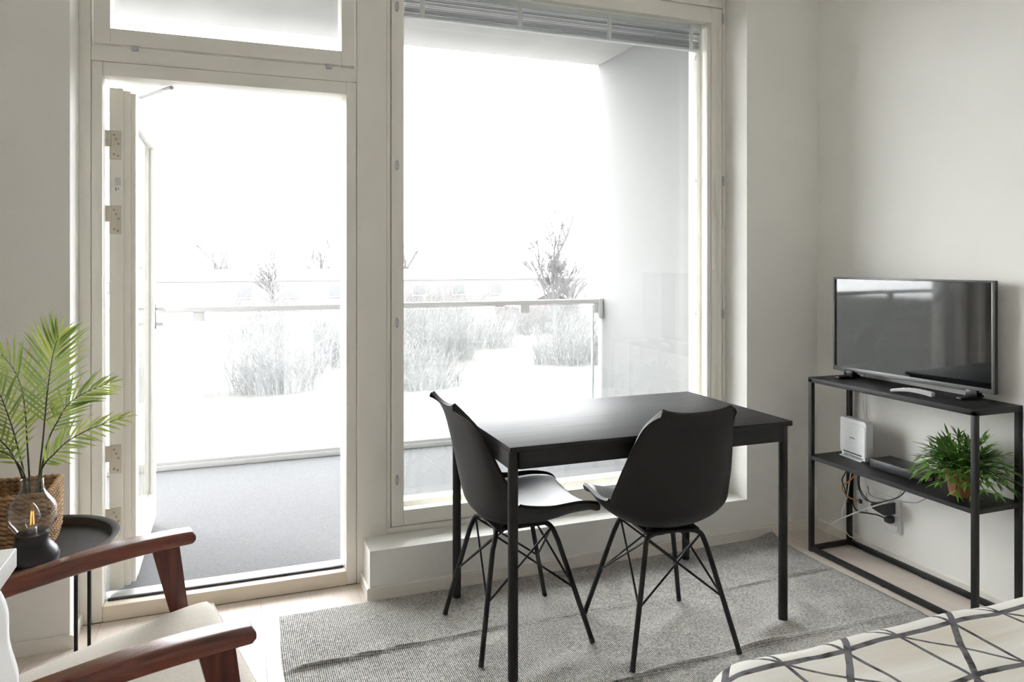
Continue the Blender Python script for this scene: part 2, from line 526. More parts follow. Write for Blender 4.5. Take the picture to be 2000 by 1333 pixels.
def plank_mesh(ln, w):
    key = (round(ln, 3), round(w, 3))
    if key not in pmesh:
        g = G().box(.0003, w - .0003, .0003, ln - .0003, -.012, 0, bev=.0006, seg=1)
        pmesh[key] = mesh_from('plank', g, 'plank', False)
    return pmesh[key]


x = XL
row = 0
while x < XR - .001:
    w = min(pw, XR - x)
    y = YB
    first = [1.3, .5, 1.9, .9][row % 4]
    while y < YF - .001:
        ln = first if y == YB else 2.2
        ln = min(ln, YF - y)
        # planks stop at the wall face except in the door opening
        in_door = (x + w > OX0 and x < .514)
        end = YF if in_door else YW
        if y < end - .001:
            ln = min(ln, end - y)
            o = bpy.data.objects.new('plank', plank_mesh(ln, w)); COL.objects.link(o)
            o.parent = floor
            o.location = (x - WL['floor'][0], y - WL['floor'][1], -WL['floor'][2])
        y += ln
    x += w
    row += 1

wl = G()
wl.box(XL - .1, OX0, YW, YO, -.12, 3.1)
wl.box(OX1, XR + .1, YW, YO, -.12, 3.1)
wl.box(OX0, OX1, YW, YO, 2.66, 3.1)
wl.box(.514, OX1, YW, YO, -.12, .187)
struct('wall_window', wl, 'wall', 'greyish white painted wall around the balcony door and window', 'wall')
struct('wall_right', G().box(XR, XR + .1, YB - .1, YW, -.12, ZC + .1), 'wall', 'plain light wall behind the black shelf and television', 'wall')
struct('wall_left', G().box(XL - .1, XL, YB - .1, YW, -.12, ZC + .1), 'wall', 'plain light side wall on the armchair side of the room', 'wall')
struct('wall_rear', G().box(XL, XR, YB - .1, YB, -.12, ZC + .1), 'wall', 'plain light wall of the room opposite the window', 'wall')
struct('ceiling', G().box(XL - .1, XR + .1, YB - .1, YW, ZC, ZC + .3), 'ceil', 'plain white room ceiling', 'ceiling')

# baseboards: painted strips with an eased top edge
bh, bt = .047, .013


def base_prof(y, dy):
    return [(y, 0), (y + dy, 0), (y + dy, bh - .004), (y + dy * .6, bh), (y, bh)]


g = G().prism(base_prof(YW, -bt), 'x', XL, OX0)
g.prism([(OX0, 0), (OX0 + bt, 0), (OX0 + bt, bh - .004), (OX0 + bt * .6, bh), (OX0, bh)], 'y', YW - bt, YF)
struct('baseboard_left', g, 'base', 'low cream skirting at the foot of the wall by the side table', 'skirting')
g = G().prism(base_prof(YW, -bt), 'x', .514, XR)
g.prism([(.514, 0), (.514 - bt, 0), (.514 - bt, bh - .004), (.514 - bt * .6, bh), (.514, bh)], 'y', YW - bt, YF)
struct('baseboard_window', g, 'base', 'low cream skirting running under the big window', 'skirting')
g = G().prism([(XR, 0), (XR - bt, 0), (XR - bt, bh - .004), (XR - bt * .6, bh), (XR, bh)], 'y', YB, YW - bt)
struct('baseboard_right', g, 'base', 'low cream skirting along the wall behind the shelf', 'skirting')

# ================================================================== DOOR
door = thing('door_1', 'cream framed glazed balcony door standing open outwards', 'door', (0, 3.15, 0), kind='structure')
obj('jamb', G().box(OX0, -.479, YF, YF2, 0, 2.66, .003), 'frame', door)
obj('jamb', G().box(-.4775, -.441, YF + .004, YF + .075, 0, 2.071, .003).box(-.4775, -.452, YF + .07, YF2, 0, 2.071, .002), 'frame', door)
obj('jamb', G().box(.446, .487, YF + .004, YF2, 0, 2.071, .003), 'frame', door)
obj('door_head', G().box(-.441, .446, YF + .004, YF2 - .02, 2.020, 2.071, .003), 'frame', door)
obj('mullion', G().box(.4885, .611, YF, YF2, 0, 2.66, .003), 'frame', door)
th = obj('threshold', G().box(-.441, .446, YF, 3.14, 0, .058, .004), 'threshold', door)
obj('gasket', G().box(-.43, .44, 3.128, 3.142, .056, .066, .002), 'gasket', th)
obj('sill_strip', G().box(-.452, .446, 3.142, 3.215, .02, .062, .004), 'alu', th)
# leaf, hung on the left jamb and opened outwards a quarter turn
LX0, LX1, LY0, LY1, LZ0, LZ1 = -.434, -.345, 3.20, 4.07, .07, 2.0
leaf = obj('door_leaf', G().box(LX0, -.386, LY0, LY0 + .11, LZ0, LZ1, .003)
           .box(-.386, -.362, LY0 + .012, LY0 + .11, LZ0 + .006, LZ1 - .006, .002)
           .box(-.362, LX1, LY0 + .024, LY0 + .11, LZ0 + .012, LZ1 - .012, .002)
           .box(-.425, LX1, LY1 - .11, LY1, LZ0, LZ1, .004)
           .box(-.425, LX1, LY0 + .11, LY1 - .11, LZ0, LZ0 + .14, .003)
           .box(-.425, LX1, LY0 + .11, LY1 - .11, LZ1 - .12, LZ1, .003), 'frame', door)
obj('pane', G().box(-.372, -.366, LY0 + .10, LY1 - .10, LZ0 + .13, LZ1 - .11), 'glass', leaf, smooth=False)
obj('pane', G().box(-.408, -.402, LY0 + .10, LY1 - .10, LZ0 + .13, LZ1 - .11), 'glass', leaf, smooth=False)
gs = G()
gs.box(-.3655, -.3615, LY0 + .11, LY0 + .118, LZ0 + .14, LZ1 - .12).box(-.3655, -.3615, LY1 - .118, LY1 - .11, LZ0 + .14, LZ1 - .12)
gs.box(-.3655, -.3615, LY0 + .11, LY1 - .11, LZ0 + .14, LZ0 + .148).box(-.3655, -.3615, LY0 + .11, LY1 - .11, LZ1 - .128, LZ1 - .12)
obj('glazing_seal', gs, 'ink', leaf, smooth=False)
# lever handle with back plate
hg = G().box(LX1, LX1 + .006, 4.005, 4.035, 1.0, 1.125, .003)
hg.tube([(LX1 + .004, 4.02, 1.10), (LX1 + .05, 4.02, 1.10)], .008, 10)
hg.tube(bez([(LX1 + .044, 4.025, 1.10), (LX1 + .05, 3.98, 1.10), (LX1 + .05, 3.90, 1.098)], 5), .007, 10)
hg.tube([(LX1 + .004, 4.02, 1.025), (LX1 + .035, 4.02, 1.025)], .010, 10)
obj('handle', hg, 'steel', leaf)
hg = G().tube([(-.425, 4.02, 1.10), (-.47, 4.02, 1.10)], .008, 10).tube([(-.465, 4.025, 1.10), (-.468, 3.9, 1.10)], .007, 10)
obj('handle', hg, 'steel', leaf)
# hinge plates on the hinge edge
for hz in (1.78, 1.492, .572, .33):
    h = obj('hinge', G().box(-.434, -.392, LY0 - .004, LY0, hz - .055, hz + .055, .002).box(-.447, -.426, LY0 - .008, LY0 + .004, hz - .008, hz + .055, .002), 'hinge', leaf)
    sg = G()
    for dx, dz in ((-.019, .038), (-.012, .022), (-.004, .004), (-.019, -.036), (-.006, -.042)):
        sg.tube([(-.398 + dx, LY0 - .0065, hz + dz), (-.398 + dx, LY0 - .003, hz + dz)], .0042, 10)
    obj('screw', sg, 'brass', h)
st = obj('sticker', G().box(-.416, -.396, LY0 - .001, LY0 + .001, 1.60, 1.66), 'sticker', leaf, smooth=False)
sg = G()
for k in range(5):
    sg.box(-.413 + .004 * k, -.4115 + .004 * k, LY0 - .0015, LY0 - .0008, 1.624, 1.655)
sg.box(-.413, -.409, LY0 - .0015, LY0 - .0008, 1.603, 1.618).box(-.404, -.401, LY0 - .0015, LY0 - .0008, 1.606, 1.616)
obj('print', sg, 'ink', st, smooth=False)
obj('stay', G().tube([(-.213, 3.16, 2.008), (-.364, 3.42, 2.008)], .0085, 8).box(-.375, -.35, 3.40, 3.45, 1.998, 2.012, .002), 'steel', door)
obj('strike_pin', G().tube([(-.452, 3.17, 1.79), (-.436, 3.17, 1.79)], .007, 8), 'steel', door)

# ================================================================== TRANSOM WINDOW
win2 = thing('window_2', 'cream framed window above the balcony door', 'window', (0, 3.15, 2.071), kind='structure')
obj('lower_rail', G().box(-.479, .4885, YF + .006, YF2, 2.0725, 2.130, .003), 'frame', win2)
obj('head_rail', G().box(-.479, .4885, YF, YF2, 2.60, 2.66, .003), 'frame', win2)
sz0, sz1 = 2.137, 2.595
obj('stile', G().box(-.471, -.415, YF, YF + .045, sz0, sz1, .003), 'frame', win2)
obj('stile', G().box(.426, .480, YF, YF + .045, sz0, sz1, .003), 'frame', win2)
obj('sash_rail', G().box(-.415, .426, YF + .0005, YF + .045, sz0, 2.196, .003), 'frame', win2)
obj('sash_rail', G().box(-.415, .426, YF + .0005, YF + .045, 2.54, sz1, .003), 'frame', win2)
obj('pane', G().box(-.42, .431, YF + .022, YF + .026, 2.19, 2.545), 'glass', win2, smooth=False)
# outer sash with its own pane
g = G().box(-.471, -.425, YF2 - .075, YF2, sz0, sz1, .002).box(.436, .480, YF2 - .075, YF2, sz0, sz1, .002)
g.box(-.425, .436, YF2 - .075, YF2, sz0, 2.19, .002).box(-.425, .436, YF2 - .075, YF2, 2.55, sz1, .002)
obj('outer_sash', g, 'frame', win2)
obj('pane', G().box(-.43, .44, YF2 - .04, YF2 - .036, 2.185, 2.555), 'glass', win2, smooth=False)
for lx in (-.333, .376):
    obj('latch', G().box(lx - .012, lx + .012, YF - .006, YF + .012, 2.118, 2.138, .003).tube([(lx, YF - .010, 2.127), (lx, YF - .004, 2.127)], .006, 12), 'steel', win2)

# ================================================================== MAIN WINDOW
win = thing('window_1', 'tall cream framed window beside the balcony door', 'window', (1.45, 3.15, .187), kind='structure')
obj('outer_stile', G().box(.6125, .630, YF + .008, YF2, .187, 2.66, .002), 'frame', win)
obj('outer_stile', G().box(2.303, OX1, YF + .004, YF2, .187, 2.66, .003), 'frame', win)
obj('outer_rail', G().box(.6125, 2.303, YF + .003, YF2, .187, .2115, .003), 'frame', win)
obj('outer_rail', G().box(.6125, 2.303, YF + .003, YF2, 2.60, 2.66, .003), 'frame', win)
obj('stile', G().box(.633, .685, YF, YF + .045, .216, 2.595, .003), 'frame', win)
obj('stile', G().box(2.236, 2.297, YF, YF + .045, .216, 2.595, .003).box(2.214, 2.236, YF + .008, YF + .045, .216, 2.595, .003), 'frame', win)
obj('sash_rail', G().box(.685, 2.236, YF + .0006, YF + .045, .216, .280, .003), 'frame', win)
obj('sash_rail', G().box(.685, 2.236, YF + .0006, YF + .045, 2.520, 2.595, .003), 'frame', win)
obj('pane', G().box(.68, 2.24, YF + .024, YF + .028, .275, 2.525), 'glass', win, smooth=False)
obj('jamb', G().box(2.245, 2.303, YF + .046, 3.193, .2115, 2.60, .002).box(.628, .66, YF + .046, YF2, .2115, 2.60, .002), 'frame', win)
g = G().box(2.225, 2.303, 3.195, YF2, .2115, 2.60, .003).box(.66, .70, 3.195, YF2, .2115, 2.60, .003)
g.box(.70, 2.225, 3.195, YF2, .2115, .283, .003).box(.70, 2.225, 3.195, YF2, 2.53, 2.60, .003)
os_ = obj('outer_sash', g, 'frame', win)
obj('pane', G().box(.695, 2.23, 3.232, 3.236, .278, 2.535), 'glass', os_, smooth=False)
for kz in (2.37, 1.745, 1.07):
    obj('sash_clip', G().box(2.208, 2.226, 3.186, 3.204, kz - .009, kz + .009, .003).tube([(2.217, 3.178, kz), (2.217, 3.19, kz)], .006, 10), 'white_plastic', os_)
for kz in (2.405, 1.737, 1.074, .412):
    g = G().lathe([(.0, 0), (.0085, 0), (.0085, .003), (.006, .005), (0, .0055)], (0, 0, 0), 16, caps=False)
    # oval cover plate standing on the stile
    v = [(.655 + a * .95, YF - c, kz + b * 2.6) for a, b, c in g.v]
    h = obj('latch_cover', G().add(v, g.f), 'steel', win)
    obj('screw', G().tube([(.655, YF - .006, kz + .016), (.655, YF - .003, kz + .016)], .003, 8).tube([(.655, YF - .006, kz - .016), (.655, YF - .003, kz - .016)], .003, 8), 'ink', h)
for kz in (2.545, 1.735, 1.07):
    obj('hinge', G().tube([(2.3005, YF - .004, kz - .024), (2.3005, YF - .004, kz + .024)], .0055, 10).tube([(2.3005, YF - .004, kz - .008), (2.3005, YF - .004, kz + .008)], .0068, 10), 'steel', win)

# raised blind between the panes
bl = thing('venetian_blind', 'grey slatted blind pulled up at the top of the big window', 'blind', (1.45, 3.165, 2.40))
obj('headrail', G().box(.70, 2.222, 3.150, 3.176, 2.497, 2.525, .002), 'tape', bl)
smesh = None
for k in range(11):
    z = 2.409 + k * .0082
    if smesh is None:
        g = G().shell(lambda u, v: (.705 + u * 1.51, 3.154 + v * .015, .0012 * math.sin(v * PI) + .0007), lambda u, v: (.705 + u * 1.51, 3.154 + v * .015, .0012 * math.sin(v * PI)), 1, 5)
        smesh = mesh_from('slat', g, 'slat', True, (WL[bl.name][0], WL[bl.name][1], 0))
    o = bpy.data.objects.new('slat', smesh); COL.objects.link(o); o.parent = bl
    o.location = (random.uniform(-.003, .003), random.uniform(-.002, .002), z - WL[bl.name][2])
    o.rotation_euler = (random.uniform(-.12, .12), random.uniform(-.0012, .0012), 0)
obj('bottom_rail', G().box(.703, 2.218, 3.149, 3.177, 2.392, 2.404, .002), 'tape', bl)
for tx in (.78, 1.237, 1.695, 2.157):
    obj('ladder_tape', G().box(tx - .011, tx + .011, 3.1445, 3.1475, 2.390, 2.520, .001), 'tape', bl)
obj('cord', G().tube(bez([(2.262, YF - .008, 2.49), (2.258, YF - .010, 2.2), (2.256, YF - .012, 1.82), (2.268, YF - .012, 1.6), (2.262, YF - .011, 1.2), (2.266, YF - .010, .9), (2.264, YF - .009, .45)], 8), .0016, 6), 'cord', bl)
obj('cord', G().tube(bez([(2.272, YF - .008, 2.49), (2.270, YF - .010, 2.0), (2.272, YF - .012, 1.58), (2.268, YF - .012, 1.1), (2.270, YF - .010, .6)], 8), .0016, 6), 'cord', bl)
obj('cord_loop', G().tube(bez([(2.256, YF - .014, 1.555), (2.254, YF - .016, 1.62), (2.250, YF - .018, 1.70), (2.247, YF - .016, 1.762), (2.252, YF - .016, 1.745), (2.262, YF - .014, 1.60), (2.263, YF - .013, 1.55)], 8), .003, 8), 'cord', bl)
obj('cord_cleat', G().box(2.270, 2.280, YF - .008, YF, 1.600, 1.640, .002).tube([(2.275, YF - .010, 1.62), (2.290, YF - .012, 1.632)], .003, 6), 'white_plastic', bl)

# ================================================================== BALCONY
BZ, BY, BXL, BXR, BCZ = .03, 5.14, -2.1, 2.67, 2.857
struct('balcony_floor', G().box(BXL - .2, BXR + .2, YO - .09, BY, -.2, BZ), 'carpet', 'light grey carpeted balcony floor', 'floor')
struct('balcony_ceiling', G().box(BXL - .2, BXR + .2, YO, BY, BCZ, BCZ + .22), 'concrete', 'grey stained concrete slab over the balcony', 'ceiling')
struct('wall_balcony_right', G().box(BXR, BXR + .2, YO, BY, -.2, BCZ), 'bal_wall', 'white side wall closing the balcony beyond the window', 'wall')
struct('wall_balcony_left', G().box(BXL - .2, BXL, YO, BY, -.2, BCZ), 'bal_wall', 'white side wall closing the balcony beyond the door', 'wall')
RY = 5.075
rail = thing('balcony_railing', 'pale handrail over clear glass balustrade at the balcony edge', 'railing', (.28, RY, BZ))
obj('handrail', G().box(BXL, BXR - .005, RY - .025, RY + .025, 1.012, 1.048, .008, 3), 'rail', rail)
obj('base_rail', G().box(BXL, BXR - .005, RY - .012, RY + .030, BZ, .062, .003).box(BXL, BXR - .005, RY + .002, RY + .026, .062, .082, .002), 'rail', rail)
jx = [BXL + .01, -1.29, -.187, .92, 2.03, 2.595]
for a, b in zip(jx[:-1], jx[1:]):
    obj('glass_panel', G().box(a + .006, b - .006, RY + .008, RY + .018, .07, 1.0), 'rail_glass', rail, smooth=False)
for xx in jx[1:-1]:
    obj('glass_clamp', G().box(xx - .035, xx + .035, RY - .012, RY + .026, .955, 1.012, .005), 'rail', rail)
obj('edge_profile', G().box(2.590, 2.604, RY + .002, RY + .024, .06, 1.0, .002), 'tape', rail)
obj('wall_bracket', G().box(2.632, 2.665, RY - .03, RY + .03, .90, 1.050, .004).box(2.60, 2.64, RY - .008, RY + .02, .94, 1.012, .003), 'rail', rail)

# ================================================================== OUTDOORS
GZ = -5.0
struct('ground', G().box(-120, 160, 6.5, 260, GZ - .5, GZ), 'lawn', 'brownish winter lawn below the balcony', 'ground')


def snow_patch(cx, cy, rx, ry, h, rot, label, seed):
    rnd = random.Random(seed)
    ph = [rnd.uniform(0, 6.28) for _ in range(4)]
    g = G()
    nr, na = 5, 28
    vs = []; fs = []
    for i in range(nr + 1):
        t = i / nr
        for k in range(na):
            a = 2 * PI * k / na
            w = 1 + .18 * math.sin(2 * a + ph[0]) + .12 * math.sin(3 * a + ph[1]) + .07 * math.sin(5 * a + ph[2])
            xx, yy = rx * t * w * math.cos(a), ry * t * w * math.sin(a)
            c, s_ = math.cos(rot), math.sin(rot)
            vs.append((cx + xx * c - yy * s_, cy + xx * s_ + yy * c, GZ - .05 + (h + .05) * math.sqrt(max(0, 1 - t * t)) * (1 + .15 * math.sin(3 * a + 4 * t + ph[3]))))
    for i in range(nr):
        for k in range(na):
            fs.append((i * na + k, i * na + (k + 1) % na, (i + 1) * na + (k + 1) % na, (i + 1) * na + k))
    g.add(vs, fs)
    return tag(obj('snow_patch', g, 'snow', angle=180), label, 'snow', 'melting snow patches on the lawn')


snow_patch(1.8, 27.5, 3.2, 1.8, .35, .05, 'wide melting snow patch on the lawn seen through the open doorway', 1)
snow_patch(-4.2, 29.5, 1.8, 1.0, .3, .1, 'small snow patch in front of the white house', 2)
snow_patch(6.2, 24.0, 1.6, .6, .25, -.12, 'thin snow strip right of the wide patch on the lawn', 3)
snow_patch(13.5, 29.5, 6.5, 1.3, .5, .62, 'long slanting snow bank seen left of the table', 4)
snow_patch(23, 38, 3.0, .9, .3, .6, 'far thin snow streak beside the balcony side wall', 5)
snow_patch(10, 82, 12, 1.6, .4, .02, 'long snowy verge in front of the far row of houses', 6)
snow_patch(-9, 18.5, 4.0, .9, .2, 0, 'nearest snow patch beyond the railing on the door side', 7)


def far_house(name, label, x0, x1, y0, y1, z1, wall, roofm, wins, ridge, parts=()):
    t = thing(name, label, 'building', ((x0 + x1) / 2, (y0 + y1) / 2, GZ))
    obj('wall', G().box(x0, x1, y0, y1, GZ, z1), wall, t, smooth=False)
    ym = (y0 + y1) / 2
    obj('roof', G().prism([(y0 - .12, z1), (y1 + .12, z1), (y1 + .12, z1 + .15), (ym, z1 + ridge), (y0 - .12, z1 + .15)], 'x', x0 - .5, x1 + .5), roofm, t, smooth=False)
    for (wx, wz, ww, wh) in wins:
        f = obj('window', G().box(wx - ww / 2 - .12, wx + ww / 2 + .12, y0 - .08, y0 + .02, wz - wh / 2 - .12, wz + wh / 2 + .12), 'house_white', t, smooth=False)
        obj('pane', G().box(wx - ww / 2, wx + ww / 2, y0 - .10, y0 - .05, wz - wh / 2, wz + wh / 2), 'dark_pane', f, smooth=False)
    return t


hw = far_house('garden_house', 'white single storey house with one window seen through the doorway', -13, -1.2, 33, 40, -1.3, 'house_white', 'snow', [(-2.35, -2.75, .62, 1.15), (-6.5, -2.75, .62, 1.15)], 1.2)
fw = [(-14 + 5.2 * k, -2.2, 1.6, 1.3) for k in range(12)]
fh = far_house('row_house', 'long low brick row house with snowy roof far beyond the railing', -17, 46, 92, 104, -.9, 'house_hazed', 'snow', fw, 1.3)
for cx in (18, 24, 33.5, 39, 44):
    obj('chimney', G().box(cx - .9, cx + .9, 96.5, 98.3, -.4, 1.5), 'roof_grey', fh, smooth=False)
sh = thing('garden_shed', 'small red gabled cottage at the foot of the bare birch', 'building', (31, 74, GZ))
obj('wall', G().prism([(28, GZ), (34.5, GZ), (34.5, -3.2), (31.2, -1.9), (28, -3.2)], 'y', 71, 79), 'house_hazed2', sh, smooth=False)
obj('roof', G().prism([(27.4, -3.35), (31.2, -1.75), (35.1, -3.35), (35.1, -3.1), (31.2, -1.45), (27.4, -3.1)], 'y', 70.4, 79.6), 'snow', sh, smooth=False)


def bare_tree(name, label, x, y, h, seed, spread=.55, lean=0, depth=5, r0=.25):
    rnd = random.Random(seed)
    t = thing(name, label, 'tree', (x, y, GZ))
    tr = G(); br = G()

    def grow(p, d, ln, r, lev):
        n = 4
        pts = [p]
        for k in range(n):
            d = (d + Vector((rnd.uniform(-.12, .12), rnd.uniform(-.12, .12), rnd.uniform(-.05, .12)))).normalized()
            pts.append(pts[-1] + d * ln / n)
        rs = [max(.009, r * (1 - .45 * k / n)) for k in range(n + 1)]
        (tr if lev == 0 else br).tube(pts, rs, 6 if lev < 2 else 4, caps=False)
        if lev >= depth:
            return
        m = 3 if lev > 0 else 9
        for k in range(m):
            f = rnd.uniform(.35, 1.0) if lev else .3 + .7 * k / (m - 1)
            q = pts[min(n, max(1, int(f * n)))]
            a = rnd.uniform(0, 2 * PI)
            o = Vector((math.cos(a), math.sin(a), rnd.uniform(-.1, .5))) * spread
            grow(q, (d * .8 + o).normalized(), ln * rnd.uniform(.5, .68), max(.014, r * .55), lev + 1)
    grow(Vector((x, y, GZ)), Vector((lean, 0, 1)), h * .55, r0, 0)
    obj('trunk', tr, 'bark', t)
    obj('branches', br, 'bark', t)
    return t


bare_tree('birch_tree', 'tall bare birch tree in the mist beside the balcony side wall', 22.4, 50, 11.5, 11, depth=6, r0=.16)
bare_tree('bare_tree', 'shorter bare tree right of the tall birch', 25.6, 54, 8.5, 12, depth=5, r0=.14)
bare_tree('bare_tree', 'bare tree behind the row house seen through the doorway', 4.5, 84, 9, 13, depth=4, r0=.25)
bare_tree('bare_tree', 'bare tree rising at the right edge of the doorway view', 15.0, 86, 11, 14, depth=4, r0=.25)
bare_tree('bare_tree', 'low bare tree over the white house roof', -8, 66, 7.5, 15, depth=4, r0=.2)


bare_tree('bare_tree', 'misty bare tree left of the birch over the far roof', 25.5, 112, 12, 16, depth=4, r0=.3)
bare_tree('bare_tree', 'misty bare tree just right of the mullion over the far roof', 13.0, 116, 11, 17, depth=4, r0=.3)
bare_tree('bare_tree', 'misty bare tree in the middle of the doorway over the far roof', -1.0, 110, 11, 18, depth=4, r0=.3)


def shrub(label, x, y, w, h, seed):
    rnd = random.Random(seed)
    t = thing('winter_shrub', label, 'shrub', (x, y, GZ), group='bare shrubs between the lawns')
    g = G()
    for k in range(230):
        a = rnd.uniform(0, 2 * PI); rr = w * .5 * math.sqrt(rnd.random())
        p = Vector((x + rr * math.cos(a), y + rr * math.sin(a) * .5, GZ))
        d = Vector((math.cos(a) * rnd.uniform(0, .35), math.sin(a) * .2, 1)).normalized()
        ln = h * rnd.uniform(.45, 1.1) * (1 - .45 * (rr / (w * .5)) ** 2)
        pts = [p]
        for q in range(4):
            d = (d + Vector((rnd.uniform(-.35, .35), rnd.uniform(-.3, .3), rnd.uniform(-.1, .1)))).normalized()
            pts.append(pts[-1] + d * ln / 4)
        g.tube(pts, [.03, .027, .024, .02, .012], 3, caps=False)
        for q in (1, 2, 3, 4):
            e = (d + Vector((rnd.uniform(-1.3, 1.3), rnd.uniform(-1, 1), rnd.uniform(-.4, .5)))).normalized()
            g.tube([pts[q], pts[q] + e * ln * .28], [.02, .01], 3, caps=False)
    obj('twigs', g, 'hedge', t)


SH = [(2.2, 38, 4.5, 3.0, 'bare shrub right against the corner of the white house'), (4.5, 46, 7, 3.8, 'dense bare shrub in the middle of the doorway view'),
      (8.8, 36.5, 4.5, 2.2, 'low bare shrub right of the dense one in the doorway view'), (12.0, 46, 6, 3.8, 'bare shrub next to the right door jamb'),
      (17.0, 52, 6, 3.8, 'bare shrub just right of the window mullion'), (20.5, 42, 6, 3.0, 'bare shrub behind the long snow bank'),
      (27, 60, 8, 3.4, 'bare shrub below the red cottage'), (4, 62, 9, 4.0, 'far bare shrub behind the doorway shrubs'),
      (14, 66, 9, 4.0, 'far bare shrub hidden partly by the mullion'), (20.5, 76, 7, 3.6, 'far bare shrub in front of the row house')]
for i, (sx, sy, sw, shh, lb) in enumerate(SH):
    shrub(lb, sx, sy, sw, shh, 30 + i)

# ================================================================== RUG
rg = G()
rx0, rx1, ry0, ry1 = .165, 2.44, 1.35, 2.895
rnd = random.Random(4)


def rug_h(x, y):
    h = .0045
    for cy, a, wd in ((2.505, .015, .008), (2.075, .016, .010), (1.64, .010, .012)):
        wob = .012 * math.sin(3.1 * x + cy * 7) + .006 * math.sin(8.3 * x + cy)
        d = (y - cy - wob) / wd
        h += a * math.exp(-d * d) * (.7 + .3 * math.sin(2.3 * x + cy * 3))
    h += .0045 * (math.sin(5.2 * x + 2.1 * y) * math.sin(7.3 * y - 1.7 * x + 1) + .6 * math.sin(11 * x + 3 * y) * math.sin(9 * y + 2)) * .9
    # soft rucks around the chair and table feet on the near half
    for (px, py, a, s1, s2, rot) in ((1.80, 2.14, .020, .16, .045, .35), (2.02, 2.25, .014, .10, .05, 1.2), (1.25, 2.13, .013, .12, .04, -.3), (1.50, 2.32, .010, .12, .04, .5), (1.0, 2.2, .012, .10, .04, .2), (2.2, 2.2, .010, .09, .05, .9), (.75, 2.42, .007, .14, .03, .1)):
        c, s_ = math.cos(rot), math.sin(rot)
        u = (x - px) * c + (y - py) * s_; v = -(x - px) * s_ + (y - py) * c
        h += a * math.exp(-(u / s1) ** 2 - (v / s2) ** 2)
    e = min(1, max(0, min(x - rx0, rx1 - x, y - ry0, ry1 - y) / .05))
    return max(.004, .004 + (h - .004) * (.25 + .75 * e))


def corner_lift(x, y):
    return .022 * math.exp(-((x - rx1) / .07) ** 2 - ((y - ry1) / .05) ** 2)


NX, NY = 210, 150
top = lambda u, v: (rx0 + u * (rx1 - rx0) + .006 * math.sin(14 * v) * (1 if u in (0, 1) else 0), ry0 + v * (ry1 - ry0), rug_h(rx0 + u * (rx1 - rx0), ry0 + v * (ry1 - ry0)) + corner_lift(rx0 + u * (rx1 - rx0), ry0 + v * (ry1 - ry0)))
bot = lambda u, v: (top(u, v)[0], top(u, v)[1], max(.0006, top(u, v)[2] - .0035))
rg.shell(top, bot, NX, NY)
tag(obj('rug', rg, 'rug', angle=180), 'grey flat woven rug with fold creases under the dining table', 'rug')

# ================================================================== DINING TABLE
TX0, TX1, TY0, TY1 = .815, 1.917, 2.16, 2.82
tab = thing('dining_table', 'black rectangular dining table with round metal legs by the window', 'table', (1.366, 2.49, .006))
tcx, tcy = 1.366, 2.49
tt = obj('tabletop', G().box(TX0, TX1, TY0, TY1, .732, .750, .0015, 2), 'tabletop', tab)
lr = .0165
for lx in (TX0 + lr + .001, TX1 - lr - .010):
    for ly in (TY0 + lr + .004, TY1 - lr - .004):
        zf = .012
        obj('leg', G().tube([(lx, ly, zf), (lx, ly, .7315)], lr, 20), 'blackmetal', tab)
ap = .055
e_ = .0335
obj('apron', G().box(TX0 + e_, TX1 - e_ - .009, TY0 + .006, TY0 + .026, .7315 - ap, .7315, .002), 'blackmetal', tab)
obj('apron', G().box(TX0 + e_, TX1 - e_ - .009, TY1 - .026, TY1 - .006, .7315 - ap, .7315, .002), 'blackmetal', tab)
obj('apron', G().box(TX0 + .004, TX0 + .024, TY0 + e_, TY1 - e_, .7315 - ap, .7315, .002), 'blackmetal', tab)
obj('apron', G().box(TX1 - .033, TX1 - .013, TY0 + e_, TY1 - e_, .7315 - ap, .7315, .002), 'blackmetal', tab)

# ================================================================== SHELL CHAIRS
PROF = [(.2451, .4325), (.226, .4323), (.1516, .4274), (.043, .4109), (-.0605, .4123), (-.1239, .4285), (-.1653, .4658), (-.1838, .5326), (-.1983, .6098), (-.2154, .692), (-.2373, .78), (-.2669, .836)]
WID = [.18, .1943, .2075, .2177, .2237, .226, .2244, .2175, .206, .1875, .164, .136]
CURL = [.03, .0533, .0734, .0898, .1023, .1055, .0999, .0863, .0655, .0458, .0296, .0124]
EXPO = 2.02


def interp(arr, t):
    n = len(arr) - 1
    s = min(n - 1e-6, max(0, t * n)); i = int(s); f = s - i
    a = arr[max(0, i - 1)]; b = arr[i]; c = arr[i + 1]; d = arr[min(n, i + 2)]
    def cr(a, b, c, d):
        return .5 * (2 * b + (c - a) * f + (2 * a - 5 * b + 4 * c - d) * f * f + (3 * b - a - 3 * c + d) * f ** 3)
    if isinstance(b, tuple):
        return tuple(cr(a[k], b[k], c[k], d[k]) for k in range(len(b)))
    return cr(a, b, c, d)


